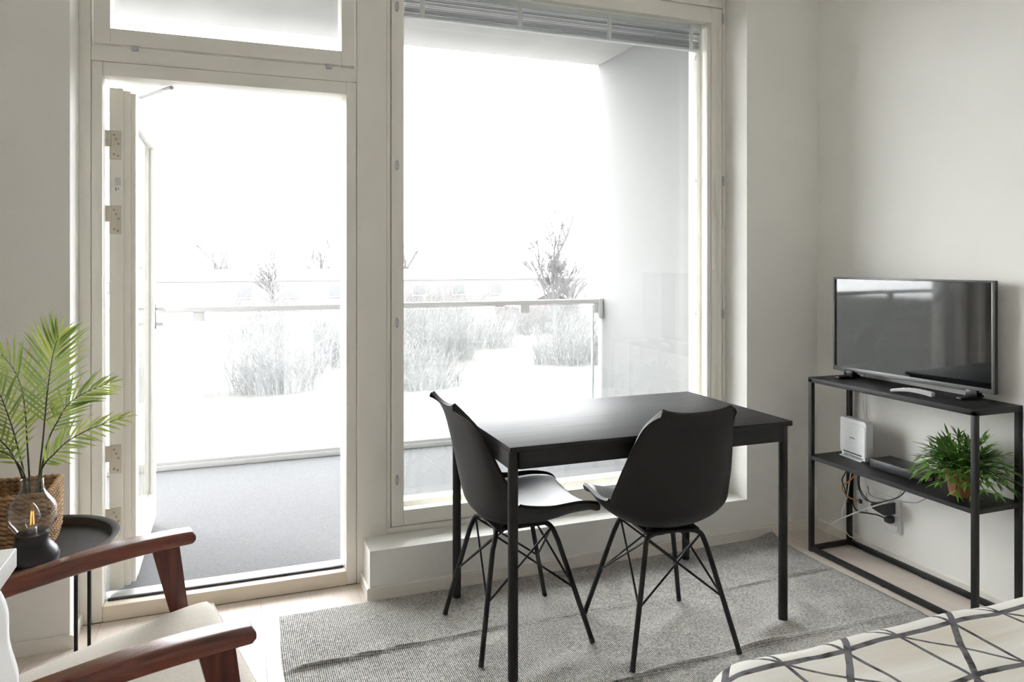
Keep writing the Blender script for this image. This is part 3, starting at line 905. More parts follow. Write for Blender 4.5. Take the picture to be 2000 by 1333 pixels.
def shell_pt(u, t, off=0.0):
    """u in -1..1 across, t in 0..1 from front lip to back top"""
    y, z = interp(PROF, t)
    e = .01
    y1, z1 = interp(PROF, min(1, t + e)); y0, z0 = interp(PROF, max(0, t - e))
    ty, tz = y1 - y0, z1 - z0
    l = math.hypot(ty, tz); ty /= l; tz /= l
    ny, nz = tz, -ty          # towards the sitter
    w = interp(WID, t); c = interp(CURL, t)
    au = abs(u)
    k = c * au ** EXPO
    # across-direction bends towards the sitter as it nears the edge
    x = w * math.sin(u * PI / 2 * .86) / math.sin(PI / 2 * .86)
    slope = c * EXPO * au ** (EXPO - 1) / max(w, .05) * (1 if u > 0 else -1)
    nl = math.sqrt(1 + slope * slope)
    nx = -slope / nl
    oy, oz = ny / nl * off, nz / nl * off
    # raised ears at the two top corners, swept slightly back
    tt_ = max(0, (t - .80) / .20)
    ear = tt_ * tt_ * (au ** 2 * .026 - .030 * max(0, (au - .72) / .28) ** 2.5)
    back = tt_ * tt_ * au ** 2 * .023
    return (x + nx * off, y + ny * k + oy - back, z + nz * k + oz + ear)


def make_chair(name, label):
    t = thing(name, label, 'chair')
    nu, nv = 28, 44
    obj('shell', G().shell(lambda a, b: shell_pt(a * 2 - 1, b, .005), lambda a, b: shell_pt(a * 2 - 1, b, -.006), nu, nv), 'chairshell', t, local=True, angle=50)

    def pad_o(a, b):
        aa = a * 2 - 1
        edge = (1 - abs(aa) ** 5) * (1 - abs(b * 2 - 1) ** 6)
        return .006 + .024 * max(0, edge) ** .5

    def pt(a, b, top_):
        aa = a * 2 - 1
        tt2 = .05 + b * .44
        sq = .90 * (1 - .06 * abs(b * 2 - 1) ** 4)
        return shell_pt(aa * sq, tt2, pad_o(a, b) if top_ else .0055)
    obj('seat_pad', G().shell(lambda a, b: pt(a, b, True), lambda a, b: pt(a, b, False), 24, 24), 'chairpad', t, local=True, angle=60)
    pl = G().box(-.10, .10, -.115, .085, .397, .408, .004)
    for sx in (-1, 1):
        for sy in (-1, 1):
            pl.tube([(sx * .075, -.015 + sy * .075, .402), (sx * .078, -.015 + sy * .078, .426)], .013, 10)
    obj('mounting_plate', pl, 'blackmetal', t, local=True)
    tops = {}
    for sx in (-1, 1):
        for sy in (-1, 1):
            tx, ty = sx * .088, -.015 + sy * .090
            foot = Vector((sx * .198, sy * .206, .004))
            knee = Vector((sx * .112, -.012 + sy * .118, .366))
            pts = bez([(sx * .03, -.015 + sy * .085, .400), (sx * .070, -.015 + sy * .092, .400), knee + Vector((-sx * .010, -sy * .012, .022)), knee + (foot - knee) * .06], 5)
            pts += [knee + (foot - knee) * f for f in (.3, .6, 1.0)]
            lg = obj('leg', G().tube(pts, .0088, 12), 'blackmetal', t, local=True)
            obj('foot_cap', G().tube([foot, foot + (knee - foot) * .035], .0098, 12), 'black_plastic', lg, local=True)
            tops[(sx, sy)] = (knee, foot)
    for (k0, k1) in (((-1, -1), (1, -1)), ((1, -1), (-1, -1)), ((-1, 1), (1, 1)), ((1, 1), (-1, 1)), ((-1, -1), (-1, 1)), ((-1, 1), (-1, -1)), ((1, -1), (1, 1)), ((1, 1), (1, -1))):
        kn, ft = tops[k0]
        low = kn + (ft - kn) * .50
        kn2, ft2 = tops[k1]
        hi = kn2 + Vector((0, 0, .020)) - Vector((k1[0] * .012, k1[1] * .012, 0))
        obj('brace_wire', G().tube([low, hi], .0038, 8), 'blackmetal', t, local=True)
    return t


ch1 = make_chair('shell_chair', 'black padded shell chair at the left end of the table, seat facing right')
ch2 = copy_tree(ch1)
ch1.location = (.965, 2.4975, .004); ch1.rotation_euler = (0, 0, R(-90 + 1.5)); ch1['group'] = 'shell chairs at the dining table'
ch2.location = (1.423, 2.280, .006); ch2.rotation_euler = (0, 0, R(-4.5)); ch2['group'] = 'shell chairs at the dining table'
ch2['label'] = 'black shell chair at the near long side of the table, back towards the camera'

# ================================================================== TV SHELF
SX0, SX1, SY0, SY1, SZ = 2.487, 2.733, 1.882, 2.702, .80
sf = thing('console_shelf', 'slim black metal console shelf standing against the right wall', 'shelf', ((SX0 + SX1) / 2, (SY0 + SY1) / 2, 0))
b = .02
for xx in (SX0, SX1 - b):
    for yy in (SY0, SY1 - b):
        obj('upright', G().box(xx, xx + b, yy, yy + b, .0, SZ - .004, .0015), 'blackmetal', sf)
for xx in (SX0, SX1 - b):
    r_ = obj('floor_bar', G().box(xx, xx + b, SY0 + b, SY1 - b, .004, .024, .0015), 'blackmetal', sf)
    obj('glide', G().box(xx + .004, xx + .016, 2.28, 2.30, 0, .004), 'black_plastic', r_)
for yy in (SY0, SY1 - b):
    obj('floor_bar', G().box(SX0 + b, SX1 - b, yy, yy + b, .004, .024, .0015), 'blackmetal', sf)
obj('shelf_board', G().box(SX0, SX1, SY0, SY1, SZ - .004, SZ, .001).box(SX0, SX0 + .003, SY0, SY1, SZ - .022, SZ - .003, .001).box(SX1 - .003, SX1, SY0, SY1, SZ - .022, SZ - .003, .001)
    .box(SX0, SX1, SY0, SY0 + .003, SZ - .022, SZ - .003, .001).box(SX0, SX1, SY1 - .003, SY1, SZ - .022, SZ - .003, .001), 'shelfboard', sf)
mz = .442
obj('shelf_board', G().box(SX0 + .001, SX1 - .001, SY0 + .001, SY1 - .001, mz - .003, mz, .001).box(SX0 + .002, SX0 + .005, SY0 + b, SY1 - b, mz - .018, mz - .002).box(SX1 - .005, SX1 - .002, SY0 + b, SY1 - b, mz - .018, mz - .002)
    .box(SX0 + b, SX1 - b, SY0 + .002, SY0 + .005, mz - .018, mz - .002).box(SX0 + b, SX1 - b, SY1 - .005, SY1 - .002, mz - .018, mz - .002), 'shelfboard', sf)
sg = G()
for yy in (SY0 + .06, SY1 - .06):
    sg.tube([(SX0 + .03, yy, SZ - .024), (SX0 + .03, yy, SZ - .004)], .006, 8).tube([(SX1 - .03, yy, SZ - .03), (SX1 - .03, yy, SZ - .004)], .006, 8)
obj('bolt', sg, 'blackmetal', sf)

# ================================================================== TELEVISION
tvc = Vector((2.672, 2.333, SZ))
tv = thing('television', 'flat dark television with thin grey bezel on the black shelf', 'television', tuple(tvc), R(4))
# local: x away from room (towards wall), y along the wall; screen faces -x
hw_, z0_, z1_ = .372, .028, .459
obj('back_shell', G().box(-.004, .016, -hw_, hw_, z0_, z1_, .003).box(.012, .040, -.28, .28, z0_ + .02, z0_ + .27, .012), 'black_plastic', tv, local=True)
bz = G()
for (a, bb, c, d) in ((-hw_, hw_, z0_, z0_ + .020), (-hw_, hw_, z1_ - .008, z1_), (-hw_, -hw_ + .009, z0_, z1_), (hw_ - .009, hw_, z0_, z1_)):
    bz.box(-.012, -.002, a, bb, c, d, .002)
obj('bezel', bz, 'grey_bezel', tv, local=True)
ms, nt_, p_ = new_mat('screen')
p_.inputs['Base Color'].default_value = (.006, .007, .008, 1); p_.inputs['Roughness'].default_value = .04; p_.inputs['IOR'].default_value = 1.75; p_.inputs['Specular IOR Level'].default_value = .5
obj('screen', G().box(-.0085, -.003, -hw_ + .008, hw_ - .008, z0_ + .019, z1_ - .007), ms, tv, smooth=False, local=True)
for yy in (-.285, .285):
    obj('foot', G().box(-.085, .050, yy - .012, yy + .012, .0, .012, .003).box(-.022, .012, yy - .030, yy + .016, .008, .036, .003), 'black_plastic', tv, local=True)

# remote control
rm = thing('remote_control', 'curved white remote control lying in front of the television', 'remote', (2.555, 2.205, SZ), math.atan2(.053, .146))
n_ = 14


def rem(a, b, s):
    y = -.078 + .156 * b
    w = .021 - .005 * b
    return ((a * 2 - 1) * w, y, .004 + .010 * math.sin(b * PI) * .9 + s * (.013 - .006 * b) * (1 - .25 * abs(a * 2 - 1) ** 3))


obj('body', G().shell(lambda a, b: rem(a, b, 1), lambda a, b: (rem(a, b, 0)[0] * .9, rem(a, b, 0)[1], rem(a, b, 0)[2] - .003), 8, n_), 'white_plastic', rm, local=True, angle=50)
kg = G()
for i in range(5):
    for j in range(3):
        q = rem(.28 + .22 * j, .2 + .13 * i, 1)
        kg.lathe([(.0025, -.001), (.0025, .0008), (0, .001)], q, 8, caps=False)
obj('buttons', kg, 'sticker', rm, local=True)

# ================================================================== ROUTER
rt = thing('router', 'upright white internet router on the middle shelf', 'router', (2.640, 2.575, mz), R(-6))


def rr_poly(y0, y1, z0, z1, r, n=6):
    out = []
    for (cy, cz, a0) in ((y1 - r, z1 - r, 0), (y0 + r, z1 - r, 90), (y0 + r, z0 + r, 180), (y1 - r, z0 + r, 270)):
        for k in range(n + 1):
            a = R(a0 + 90 * k / n)
            out.append((cy + r * math.cos(a), cz + r * math.sin(a)))
    return out


obj('body', G().prism(rr_poly(-.083, .083, .014, .178, .016), 'x', -.014, .022), 'white_plastic', rt, local=True)
obj('front_panel', G().prism(rr_poly(-.079, .079, .018, .158, .012), 'x', -.017, -.013), 'white_plastic', rt, local=True)
obj('stand', G().box(-.030, .030, -.07, .07, 0, .006, .002).box(-.012, .02, -.075, -.06, .004, .016).box(-.012, .02, .06, .075, .004, .016), 'white_plastic', rt, local=True)
obj('vent', G().box(-.0178, -.0165, -.058, .058, .022, .027), 'black_plastic', rt, local=True, smooth=False)
for yy in (.055, .042, -.012, -.024, -.036):
    obj('status_light', G().box(-.0182, -.0165, yy - .003, yy + .003, .140, .147, .0008), 'led', rt, local=True)
obj('logo', G().box(-.0178, -.0168, -.016, .016, .090, .0955), 'ink', rt, local=True, smooth=False)

# ================================================================== SET-TOP BOX
sb = thing('media_box', 'flat black media box lying on the middle shelf', 'media box', (2.638, 2.305, mz))
obj('body', G().box(2.578, 2.698, 2.172, 2.438, mz + .004, mz + .041, .003), 'black_plastic', sb)
obj('front_groove', G().box(2.5765, 2.580, 2.18, 2.43, mz + .017, mz + .021), 'gasket', sb, smooth=False)
for (xx, yy) in ((2.59, 2.19), (2.69, 2.19), (2.59, 2.42), (2.69, 2.42)):
    obj('rubber_foot', G().tube([(xx, yy, mz), (xx, yy, mz + .005)], .006, 10), 'gasket', sb)
obj('port', G().box(2.60, 2.625, 2.1705, 2.173, mz + .012, mz + .026).box(2.64, 2.68, 2.1705, 2.173, mz + .012, mz + .022), 'ink', sb, smooth=False)

# ================================================================== POTTED PLANT ON SHELF
pc = (2.605, 2.025, mz)
pp = thing('potted_plant', 'bushy green leafy plant in a terracotta pot on the middle shelf', 'plant', pc)
obj('pot', G().lathe([(0, 0), (.042, 0), (.044, .004), (.056, .078), (.061, .080), (.062, .098), (.056, .100), (.053, .088), (0, .084)], pc, 36, caps=False), 'terracotta', pp, angle=40)
obj('soil', G().lathe([(0, .090), (.054, .087)], pc, 24, caps=False), 'soil', pp)
rnd = random.Random(21)


def leaf(g, p, d, ln, w, droop=.25, n=3):
    d = d.normalized()
    side = d.cross(Vector((0, 0, 1)))
    if side.length < .05: side = Vector((1, 0, 0))
    side.normalize()
    q = Vector(p); vs = []
    prof_ = [.25, 1.0, .62, .0]
    for k in range(n + 1):
        ww = prof_[k] * w / 2
        vs += [q - side * ww, q + side * ww]
        d = (d - Vector((0, 0, droop / n))).normalized()
        q = q + d * ln / n
    fs = [(2 * k, 2 * k + 1, 2 * k + 3, 2 * k + 2) for k in range(n)]
    g.add(vs, fs)


NS = 110
for k in range(NS):
    a = k * 2.39996
    zc_ = 1.0 - 1.45 * (k + .5) / NS            # dome, the lowest sprigs droop over the rim
    hr = math.sqrt(max(.0, 1 - zc_ * zc_))
    rr = rnd.uniform(.085, .135) * (1.0 if zc_ > .2 else 1.08)
    tip = Vector((hr * math.cos(a), hr * math.sin(a) * 1.12, zc_))
    p0 = Vector((pc[0] + .02 * math.cos(a), pc[1] + .02 * math.sin(a), mz + .088))
    end = p0 + Vector((tip.x * rr, tip.y * rr, tip.z * rr * .95 + .015))
    mid = p0.lerp(end, .5) + Vector((0, 0, .022 + .02 * hr))
    pts = [p0 * (1 - f) ** 2 + mid * 2 * f * (1 - f) + end * f * f for f in (0, .25, .5, .75, 1)]
    for q in range(len(pts)):
        pts[q].x = min(pts[q].x, XR - .02)
    s_ = obj('sprig', G().tube(pts, [.0013] * 5, 5), 'stem', pp)
    g = G()
    for q in (1, 2, 3, 4):
        dd = (pts[q] - pts[q - 1]).normalized()
        side = dd.cross(Vector((0, 0, 1)))
        side = side.normalized() if side.length > .05 else Vector((1, 0, 0))
        for sd in (-1, 1, rnd.uniform(-.4, .4)):
            v = dd * .9 + side * sd * rnd.uniform(.45, .9) + Vector((0, 0, rnd.uniform(-.15, .4)))
            leaf(g, pts[q], v, rnd.uniform(.034, .056), rnd.uniform(.008, .013), .3)
    g.v = [(min(x_, XR - .006), y_, max(z_, mz + .003)) for x_, y_, z_ in g.v]
    obj('leaves', g, 'leaf2', s_)

# ================================================================== SOCKETS AND CABLES
so = thing('wall_socket', 'white double wall socket behind the shelf', 'socket', (XR, 2.455, .16))
obj('frame', G().box(XR - .012, XR, 2.425, 2.505, .130, .285, .004), 'white_plastic', so)
for zc in (.172, .243):
    f = obj('outlet', G().box(XR - .020, XR - .010, 2.432, 2.498, zc - .032, zc + .032, .006), 'white_plastic', so)
ad = thing('power_adapter', 'black wedge power adapter in the upper socket', 'adapter', (2.69, 2.47, .22))
obj('body', G().prism([(2.442, .222), (2.448, .218), (2.515, .232), (2.522, .248), (2.485, .268), (2.442, .272)], 'x', 2.672, XR - .020), 'black_plastic', ad)
obj('cord', G().tube(bez([(2.69, 2.515, .245), (2.685, 2.56, .262), (2.69, 2.60, .30), (2.71, 2.62, .36), (2.715, 2.62, .436)], 6), .0026, 7), 'black_cable', ad)
pg = thing('power_plug', 'round black plug in the lower socket', 'plug', (2.70, 2.463, .19))
obj('body', G().tube([(XR - .020, 2.463, .192), (2.716, 2.463, .192), (2.700, 2.465, .194)], [.0185, .0185, .012], 16), 'black_plastic', pg)
obj('cord', G().tube(bez([(2.705, 2.466, .196), (2.69, 2.50, .204), (2.69, 2.548, .196), (2.71, 2.63, .178), (2.728, 2.675, .20), (2.734, 2.68, .30), (2.728, 2.672, .436)], 7), .003, 7), 'black_cable', pg)
dp = thing('data_outlet', 'small white data outlet beside the rear shelf upright', 'socket', (XR, 2.645, .178))
obj('plate', G().box(XR - .010, XR, 2.615, 2.675, .172, .262, .003), 'white_plastic', dp)
obj('port', G().box(XR - .012, XR - .009, 2.635, 2.655, .205, .225, .001), 'black_plastic', dp)


def cable(name, label, pts, r, m):
    g = G().tube(bez(pts, 7), r, 7)
    g.v = [(min(x_, XR - .001), y_, z_) for x_, y_, z_ in g.v]
    tag(obj(name, g, m), label, 'cable')


cable('network_cable', 'orange network cable looping under the router', [(2.712, 2.60, .436), (2.70, 2.631, .353), (2.66, 2.635, .318), (2.64, 2.651, .295), (2.65, 2.653, .268), (2.68, 2.655, .238), (2.738, 2.648, .215)], .0032, 'orange_cable')
cable('black_cable', 'short black cable hanging beside the orange cable', [(2.605, 2.58, .436), (2.60, 2.589, .385), (2.60, 2.613, .339), (2.63, 2.627, .29), (2.68, 2.668, .242), (2.71, 2.69, .20)], .0028, 'black_cable')
cable('black_cable', 'long black cable sagging in an arc below the middle shelf', [(2.715, 2.63, .437), (2.72, 2.64, .36), (2.72, 2.635, .286), (2.675, 2.557, .26), (2.660, 2.483, .268), (2.655, 2.429, .290), (2.66, 2.363, .327), (2.66, 2.327, .369), (2.665, 2.31, .437)], .0026, 'black_cable')
cable('antenna_cable', 'thick pale cable reaching out from the wall towards the corner', [(2.62, 2.732, .048), (2.60, 2.691, .099), (2.60, 2.624, .155), (2.63, 2.583, .189), (2.645, 2.535, .222), (2.655, 2.480, .255), (2.69, 2.42, .295), (2.715, 2.395, .34), (2.715, 2.38, .437)], .0034, 'white_cable')
cable('white_cable', 'thin white cable drooping to the skirting behind the shelf', [(2.70, 2.64, .437), (2.69, 2.655, .33), (2.68, 2.666, .23), (2.66, 2.671, .175), (2.66, 2.677, .135), (2.68, 2.674, .079), (2.708, 2.668, .045), (2.735, 2.62, .05)], .0022, 'white_cable')
cable('grey_cable', 'thin grey cable running along the wall right of the socket', [(2.738, 2.60, .30), (2.72, 2.566, .268), (2.71, 2.471, .277), (2.70, 2.39, .297), (2.69, 2.316, .314), (2.68, 2.268, .338), (2.68, 2.229, .376), (2.69, 2.21, .437)], .0022, 'ink')
cable('tv_cable', 'pale cable hanging from the television behind the shelf', [(2.70, 2.60, .90), (2.738, 2.61, .86), (2.742, 2.625, .80), (2.740, 2.63, .70), (2.742, 2.622, .60), (2.738, 2.62, .50), (2.735, 2.60, .446)], .003, 'white_cable')

# ================================================================== BED WITH THROW
BX0, BX1, BY0, BY1, BT = .862, 2.72, -.10, 1.30, .50
bed = thing('bed', 'low bed under the patterned throw', 'bed', ((BX0 + BX1) / 2, (BY0 + BY1) / 2, 0))
obj('mattress', G().box(BX0 + .025, BX1, BY0 + .02, BY1 - .025, .24, BT - .012, .06, 5), 'cloth', bed)
obj('bed_base', G().box(BX0 + .035, BX1, BY0 + .03, BY1 - .035, .10, .24, .01), 'fabric_cream', bed)
for xx in (BX0 + .1, BX1 - .1):
    for yy in (BY0 + .1, BY1 - .1):
        obj('leg', G().tube([(xx, yy, 0), (xx, yy, .10)], [.018, .024], 14), 'armwood', bed)


def throw_pt(u, v, off):
    # u: 0..1 along x from the foot side, v: 0..1 along y from far side to the near side; drapes over two edges
    rad = .075
    drop = .20
    def edge(s, total):
        # s measured from hanging hem: returns (distance inwards, height)
        arc = rad * PI / 2
        if s < drop: return (0.0, BT - rad - drop + s)
        if s < drop + arc:
            a = (s - drop) / rad
            return (rad - rad * math.cos(a), BT - rad + rad * math.sin(a))
        return (rad + s - drop - arc, BT)
    arc = rad * PI / 2
    lx = (BX1 - BX0 - rad) + arc + drop
    ly = (BY1 - BY0 - rad) + arc + drop
    dx, zx = edge(u * lx, lx)
    dy, zy = edge(v * ly, ly)
    x_, y_ = BX0 + dx, BY1 - dy
    z_ = min(zx, zy) if (zx < BT - .0001 and zy < BT - .0001) else (zx if zx < zy else zy)
    # rounded plan corner
    rc = .13
    cx_, cy_ = BX0 + rc, BY1 - rc
    if x_ < cx_ and y_ > cy_:
        ddx, ddy = cx_ - x_, y_ - cy_
        m_ = max(ddx, ddy); h_ = math.hypot(ddx, ddy)
        if h_ > 1e-6:
            k_ = m_ / h_
            x_, y_ = cx_ - ddx * k_, cy_ + ddy * k_
    und = .004 * math.sin(9 * x_ + 3 * y_) * math.sin(7 * y_ + 1.3) + .0025 * math.sin(23 * x_) * math.sin(19 * y_)
    sl = .010 * math.sin(5.5 * x_ + 1) * (1 if zy < BT - .01 else 0)
    return (x_, y_ + sl * (BT - z_) * 2, z_ + und + off)


tb = G().shell(lambda u, v: throw_pt(u, v, .012), lambda u, v: throw_pt(u, v, .004), 130, 110)
tag(obj('bed_throw', tb, 'throw', angle=180, origin=(0, 0, 0)), 'off white throw with grey lattice lines spread over the bed', 'throw')

# ================================================================== ARMCHAIR
AC = thing('armchair', 'mid century armchair with dark mahogany arms and cream seat cushion', 'armchair', (-.318, 1.808, 0), R(12.5 - 90))
ARMZ = [(.30, .610), (.24, .612), (.16, .611), (.08, .606), (0, .597), (-.10, .583), (-.20, .566), (-.32, .547), (-.42, .533)]


def arm_pt(sx, s, a):
    """superellipse section swept along the arm; s 0..1 front to back"""
    y, z = interp(ARMZ, s)
    n = len(ARMZ) - 1
    wd = .029 + .006 * math.sin(min(1, s * 1.6) * PI) - .006 * s
    tk = .0175 + .003 * math.sin(s * PI)
    endf = 1.0
    if s < .03: endf = math.sqrt(max(.0, 1 - ((.03 - s) / .03) ** 2)) * .55 + .45
    ca, sa = math.cos(a), math.sin(a)
    ex = .45
    px_ = wd * math.copysign(abs(ca) ** ex, ca)
    pz_ = tk * endf * math.copysign(abs(sa) ** ex, sa)
    bow = .012 * math.sin(s * PI)          # arms bow slightly outwards
    return (sx * (.31 + bow - .055 * s) + px_, y, z - tk + pz_)


for sx in (-1, 1):
    ns, na = 44, 24
    vs = []; fs = []
    for i in range(ns + 1):
        for k in range(na):
            vs.append(arm_pt(sx, i / ns, 2 * PI * k / na))
    for i in range(ns):
        for k in range(na):
            fs.append((i * na + k, i * na + (k + 1) % na, (i + 1) * na + (k + 1) % na, (i + 1) * na + k))
    fs += [tuple(range(na)), tuple(ns * na + k for k in range(na))]
    obj('armrest', G().add(vs, fs), 'armwood', AC, local=True, angle=45)
    # front leg, wide at the arm and tapering downwards
    px0 = sx * .316 - .0135; px1 = sx * .316 + .0135
    obj('front_leg', G().prism([(.195, .578), (.262, .581), (.285, .40), (.296, .20), (.300, 0), (.272, 0), (.258, .20), (.240, .40)], 'x', px0, px1), 'legwood', AC, local=True, angle=30)
    obj('rear_leg', G().prism([(-.395, .50), (-.345, .505), (-.335, .36), (-.375, .16), (-.43, 0), (-.46, 0), (-.415, .18), (-.385, .36)], 'x', px0 - sx * .050, px1 - sx * .050), 'legwood', AC, local=True, angle=30)
    obj('side_rail', G().prism([(.262, .285), (.262, .345), (-.36, .215), (-.36, .16)], 'x', sx * .288 - .010, sx * .288 + .010), 'armwood', AC, local=True)
obj('front_rail', G().box(-.285, .285, .235, .257, .28, .34, .004), 'armwood', AC, local=True)
obj('rear_rail', G().box(-.285, .285, -.36, -.338, .155, .210, .004), 'armwood', AC, local=True)


def cushion(cx, cy, hx, hy, z_fn, t, pinch=.35):
    def top_(u, v):
        a, b_ = u * 2 - 1, v * 2 - 1
        e = (1 - abs(a) ** 6) * (1 - abs(b_) ** 6)
        return (cx + a * hx, cy + b_ * hy, z_fn(cy + b_ * hy) + t * (.5 * max(0, e) ** pinch))
    def bot_(u, v):
        a, b_ = u * 2 - 1, v * 2 - 1
        e = (1 - abs(a) ** 6) * (1 - abs(b_) ** 6)
        return (cx + a * hx, cy + b_ * hy, z_fn(cy + b_ * hy) - t * (.5 * max(0, e) ** pinch))
    return G().shell(top_, bot_, 40, 40)


sc_ = obj('seat_cushion', cushion(0, -.005, .272, .345, lambda y: .4105 + .19 * (y - .34), .095), 'fabric_cream', AC, local=True, angle=70)
pip = []
for k in range(61):
    s = k / 60 * 4
    side = int(min(3, s)); f = s - side
    a, b_ = [(-1 + 2 * f, 1), (1, 1 - 2 * f), (1 - 2 * f, -1), (-1, -1 + 2 * f)][side]
    y_ = -.005 + b_ * .345
    pip.append((a * .272, y_, .4105 + .19 * (y_ - .34)))
obj('piping', G().tube(pip, .003, 6), 'fabric_cream', sc_, local=True)


def back_fn(u, v, s):
    a, b_ = u * 2 - 1, v
    e = max(0, (1 - abs(a) ** 6) * (1 - abs(b_ * 2 - 1) ** 6)) ** .35
    z_ = .345 + .42 * b_
    return (a * .265, -.345 - .16 * b_ + s * .045 * e, z_ + s * .012 * e)


obj('back_cushion', G().shell(lambda u, v: back_fn(u, v, 1), lambda u, v: back_fn(u, v, -1), 30, 30), 'fabric_cream', AC, local=True, angle=70)
bf = G()
for xx in (-.24, -.08, .08, .24):
    bf.tube([(xx, -.385, .30), (xx, -.575, .80)], .010, 10)
obj('back_spindles', bf, 'armwood', AC, local=True)
obj('top_rail', G().box(-.285, .285, -.60, -.565, .78, .83, .010), 'armwood', AC, local=True)
for sx in (-1, 1):
    obj('back_post', G().prism([(-.36, .24), (-.33, .25), (-.56, .83), (-.595, .82)], 'x', sx * .278 - .012, sx * .278 + .012), 'armwood', AC, local=True)

# ================================================================== SIDE TABLE WITH BASKET, PALM AND LAMP
tc_ = (-.531, 2.467, 0)
stb = thing('tray_table', 'round black metal tray side table next to the armchair', 'side table', tc_)
TZ = .505
obj('tray', G().lathe([(0, TZ), (.192, TZ), (.197, TZ + .002), (.203, TZ + .022), (.206, TZ + .024), (.224, TZ + .026), (.225, TZ + .024), (.210, TZ + .021), (.200, TZ - .003), (0, TZ - .003)], tc_, 72, caps=False), 'tray', stb, angle=30)
for sx in (-1, 1):
    for sy in (-1, 1):
        lx, ly = tc_[0] + sx * .128, tc_[1] + sy * .104
        obj('leg', G().tube([(lx, ly, 0), (lx, ly, TZ - .002)], .0052, 12), 'blackmetal', stb)
    obj('leg_bridge', G().tube([(tc_[0] + sx * .128, tc_[1] - .104, TZ - .009), (tc_[0] + sx * .128, tc_[1] + .104, TZ - .009)], .0052, 10), 'blackmetal', stb)

# woven basket: one object for every woven round
kx0, kx1, ky0, ky1 = -.690, -.484, 2.410, 2.600
kz0, kz1 = TZ + .001, .684
bk = thing('woven_basket', 'brown woven seagrass basket on the tray table', 'basket', ((kx0 + kx1) / 2, (ky0 + ky1) / 2, kz0))
nrow = 13


def rrect(x0, x1, y0, y1, r, n):
    P = []
    for (cx, cy, a0) in ((x1 - r, y1 - r, 0), (x0 + r, y1 - r, 90), (x0 + r, y0 + r, 180), (x1 - r, y0 + r, 270)):
        for k in range(7):
            a = R(a0 + 15 * k); P.append(Vector((cx + r * math.cos(a), cy + r * math.sin(a), 0)))
    # resample evenly
    P.append(P[0]); d = [0]
    for a, b_ in zip(P[:-1], P[1:]): d.append(d[-1] + (b_ - a).length)
    out = []
    for k in range(n):
        s = d[-1] * k / n
        i = max(j for j in range(len(d)) if d[j] <= s + 1e-9)
        i = min(i, len(P) - 2)
        f = (s - d[i]) / max(1e-9, d[i + 1] - d[i])
        out.append(P[i].lerp(P[i + 1], f))
    return out


for i in range(nrow):
    z = kz0 + .0075 + i * (kz1 - kz0 - .015) / (nrow - 1)
    flare = .004 * (i / nrow) - .006 * max(0, (1 - i / 2))
    P = rrect(kx0 - flare, kx1 + flare, ky0 - flare, ky1 + flare, .022, 168)
    ctr = Vector(((kx0 + kx1) / 2, (ky0 + ky1) / 2, 0))
    for st_ in (0, 1):
        pts = []
        for k, p in enumerate(P + P[:1]):
            ph = k * 2 * PI / 8 + (i % 2) * PI + st_ * PI
            nrm = (p - ctr); nrm.z = 0; nrm.normalize()
            q = p + nrm * (.0055 * math.sin(ph)); q.z = z + .0030 * math.cos(ph)
            pts.append(q)
        if st_ == 0:
            g = G().tube(pts, .0054, 6, caps=False)
        else:
            g.tube(pts, .0054, 6, caps=False)
    obj('woven_round', g, 'basket', bk, angle=180)
P = rrect(kx0, kx1, ky0, ky1, .02, 40)
obj('basket_base', G().prism([(p.x, p.y) for p in P], 'z', kz0, kz0 + .006), 'basket', bk)

# palm fronds standing in the basket
pm = thing('palm_fronds', 'bunch of green palm fronds standing in the woven basket', 'plant', (-.53, 2.47, kz0 + .006))
FR = [
    ([(-.514, 2.47, .60), (-.514, 2.47, .701), (-.504, 2.47, .817), (-.496, 2.47, .92), (-.487, 2.47, 1.008), (-.478, 2.47, 1.067), (-.465, 2.47, 1.118)], .135, 'palm', .42, 24),
    ([(-.512, 2.48, .60), (-.511, 2.48, .712), (-.496, 2.50, .81), (-.474, 2.52, .864), (-.455, 2.54, .902), (-.414, 2.56, .932), (-.348, 2.58, .957)], .10, 'palm', .40, 18),
    ([(-.514, 2.455, .60), (-.512, 2.45, .699), (-.496, 2.44, .751), (-.469, 2.43, .783), (-.429, 2.42, .822), (-.362, 2.40, .858), (-.282, 2.38, .885)], .085, 'palm', .36, 16),
    ([(-.540, 2.50, .60), (-.544, 2.50, .71), (-.555, 2.52, .826), (-.558, 2.52, .885), (-.570, 2.53, .959), (-.594, 2.54, 1.019), (-.638, 2.55, 1.079)], .115, 'palm', .40, 18),
    ([(-.545, 2.47, .60), (-.549, 2.47, .712), (-.562, 2.46, .796), (-.573, 2.45, .857), (-.587, 2.44, .917), (-.606, 2.44, .969), (-.635, 2.43, 1.0)], .10, 'palm', .34, 18),
    ([(-.548, 2.475, .60), (-.553, 2.47, .705), (-.571, 2.44, .787), (-.590, 2.42, .829), (-.627, 2.40, .879), (-.656, 2.38, .892), (-.685, 2.36, .892)], .09, 'palm', .30, 14),
    ([(-.542, 2.465, .60), (-.544, 2.46, .71), (-.562, 2.43, .774), (-.582, 2.40, .805), (-.619, 2.37, .825), (-.648, 2.35, .823), (-.665, 2.33, .809)], .08, 'palm', .30, 12)]
rnd = random.Random(9)
view_n = Vector((-.2, -1, 0)).normalized()
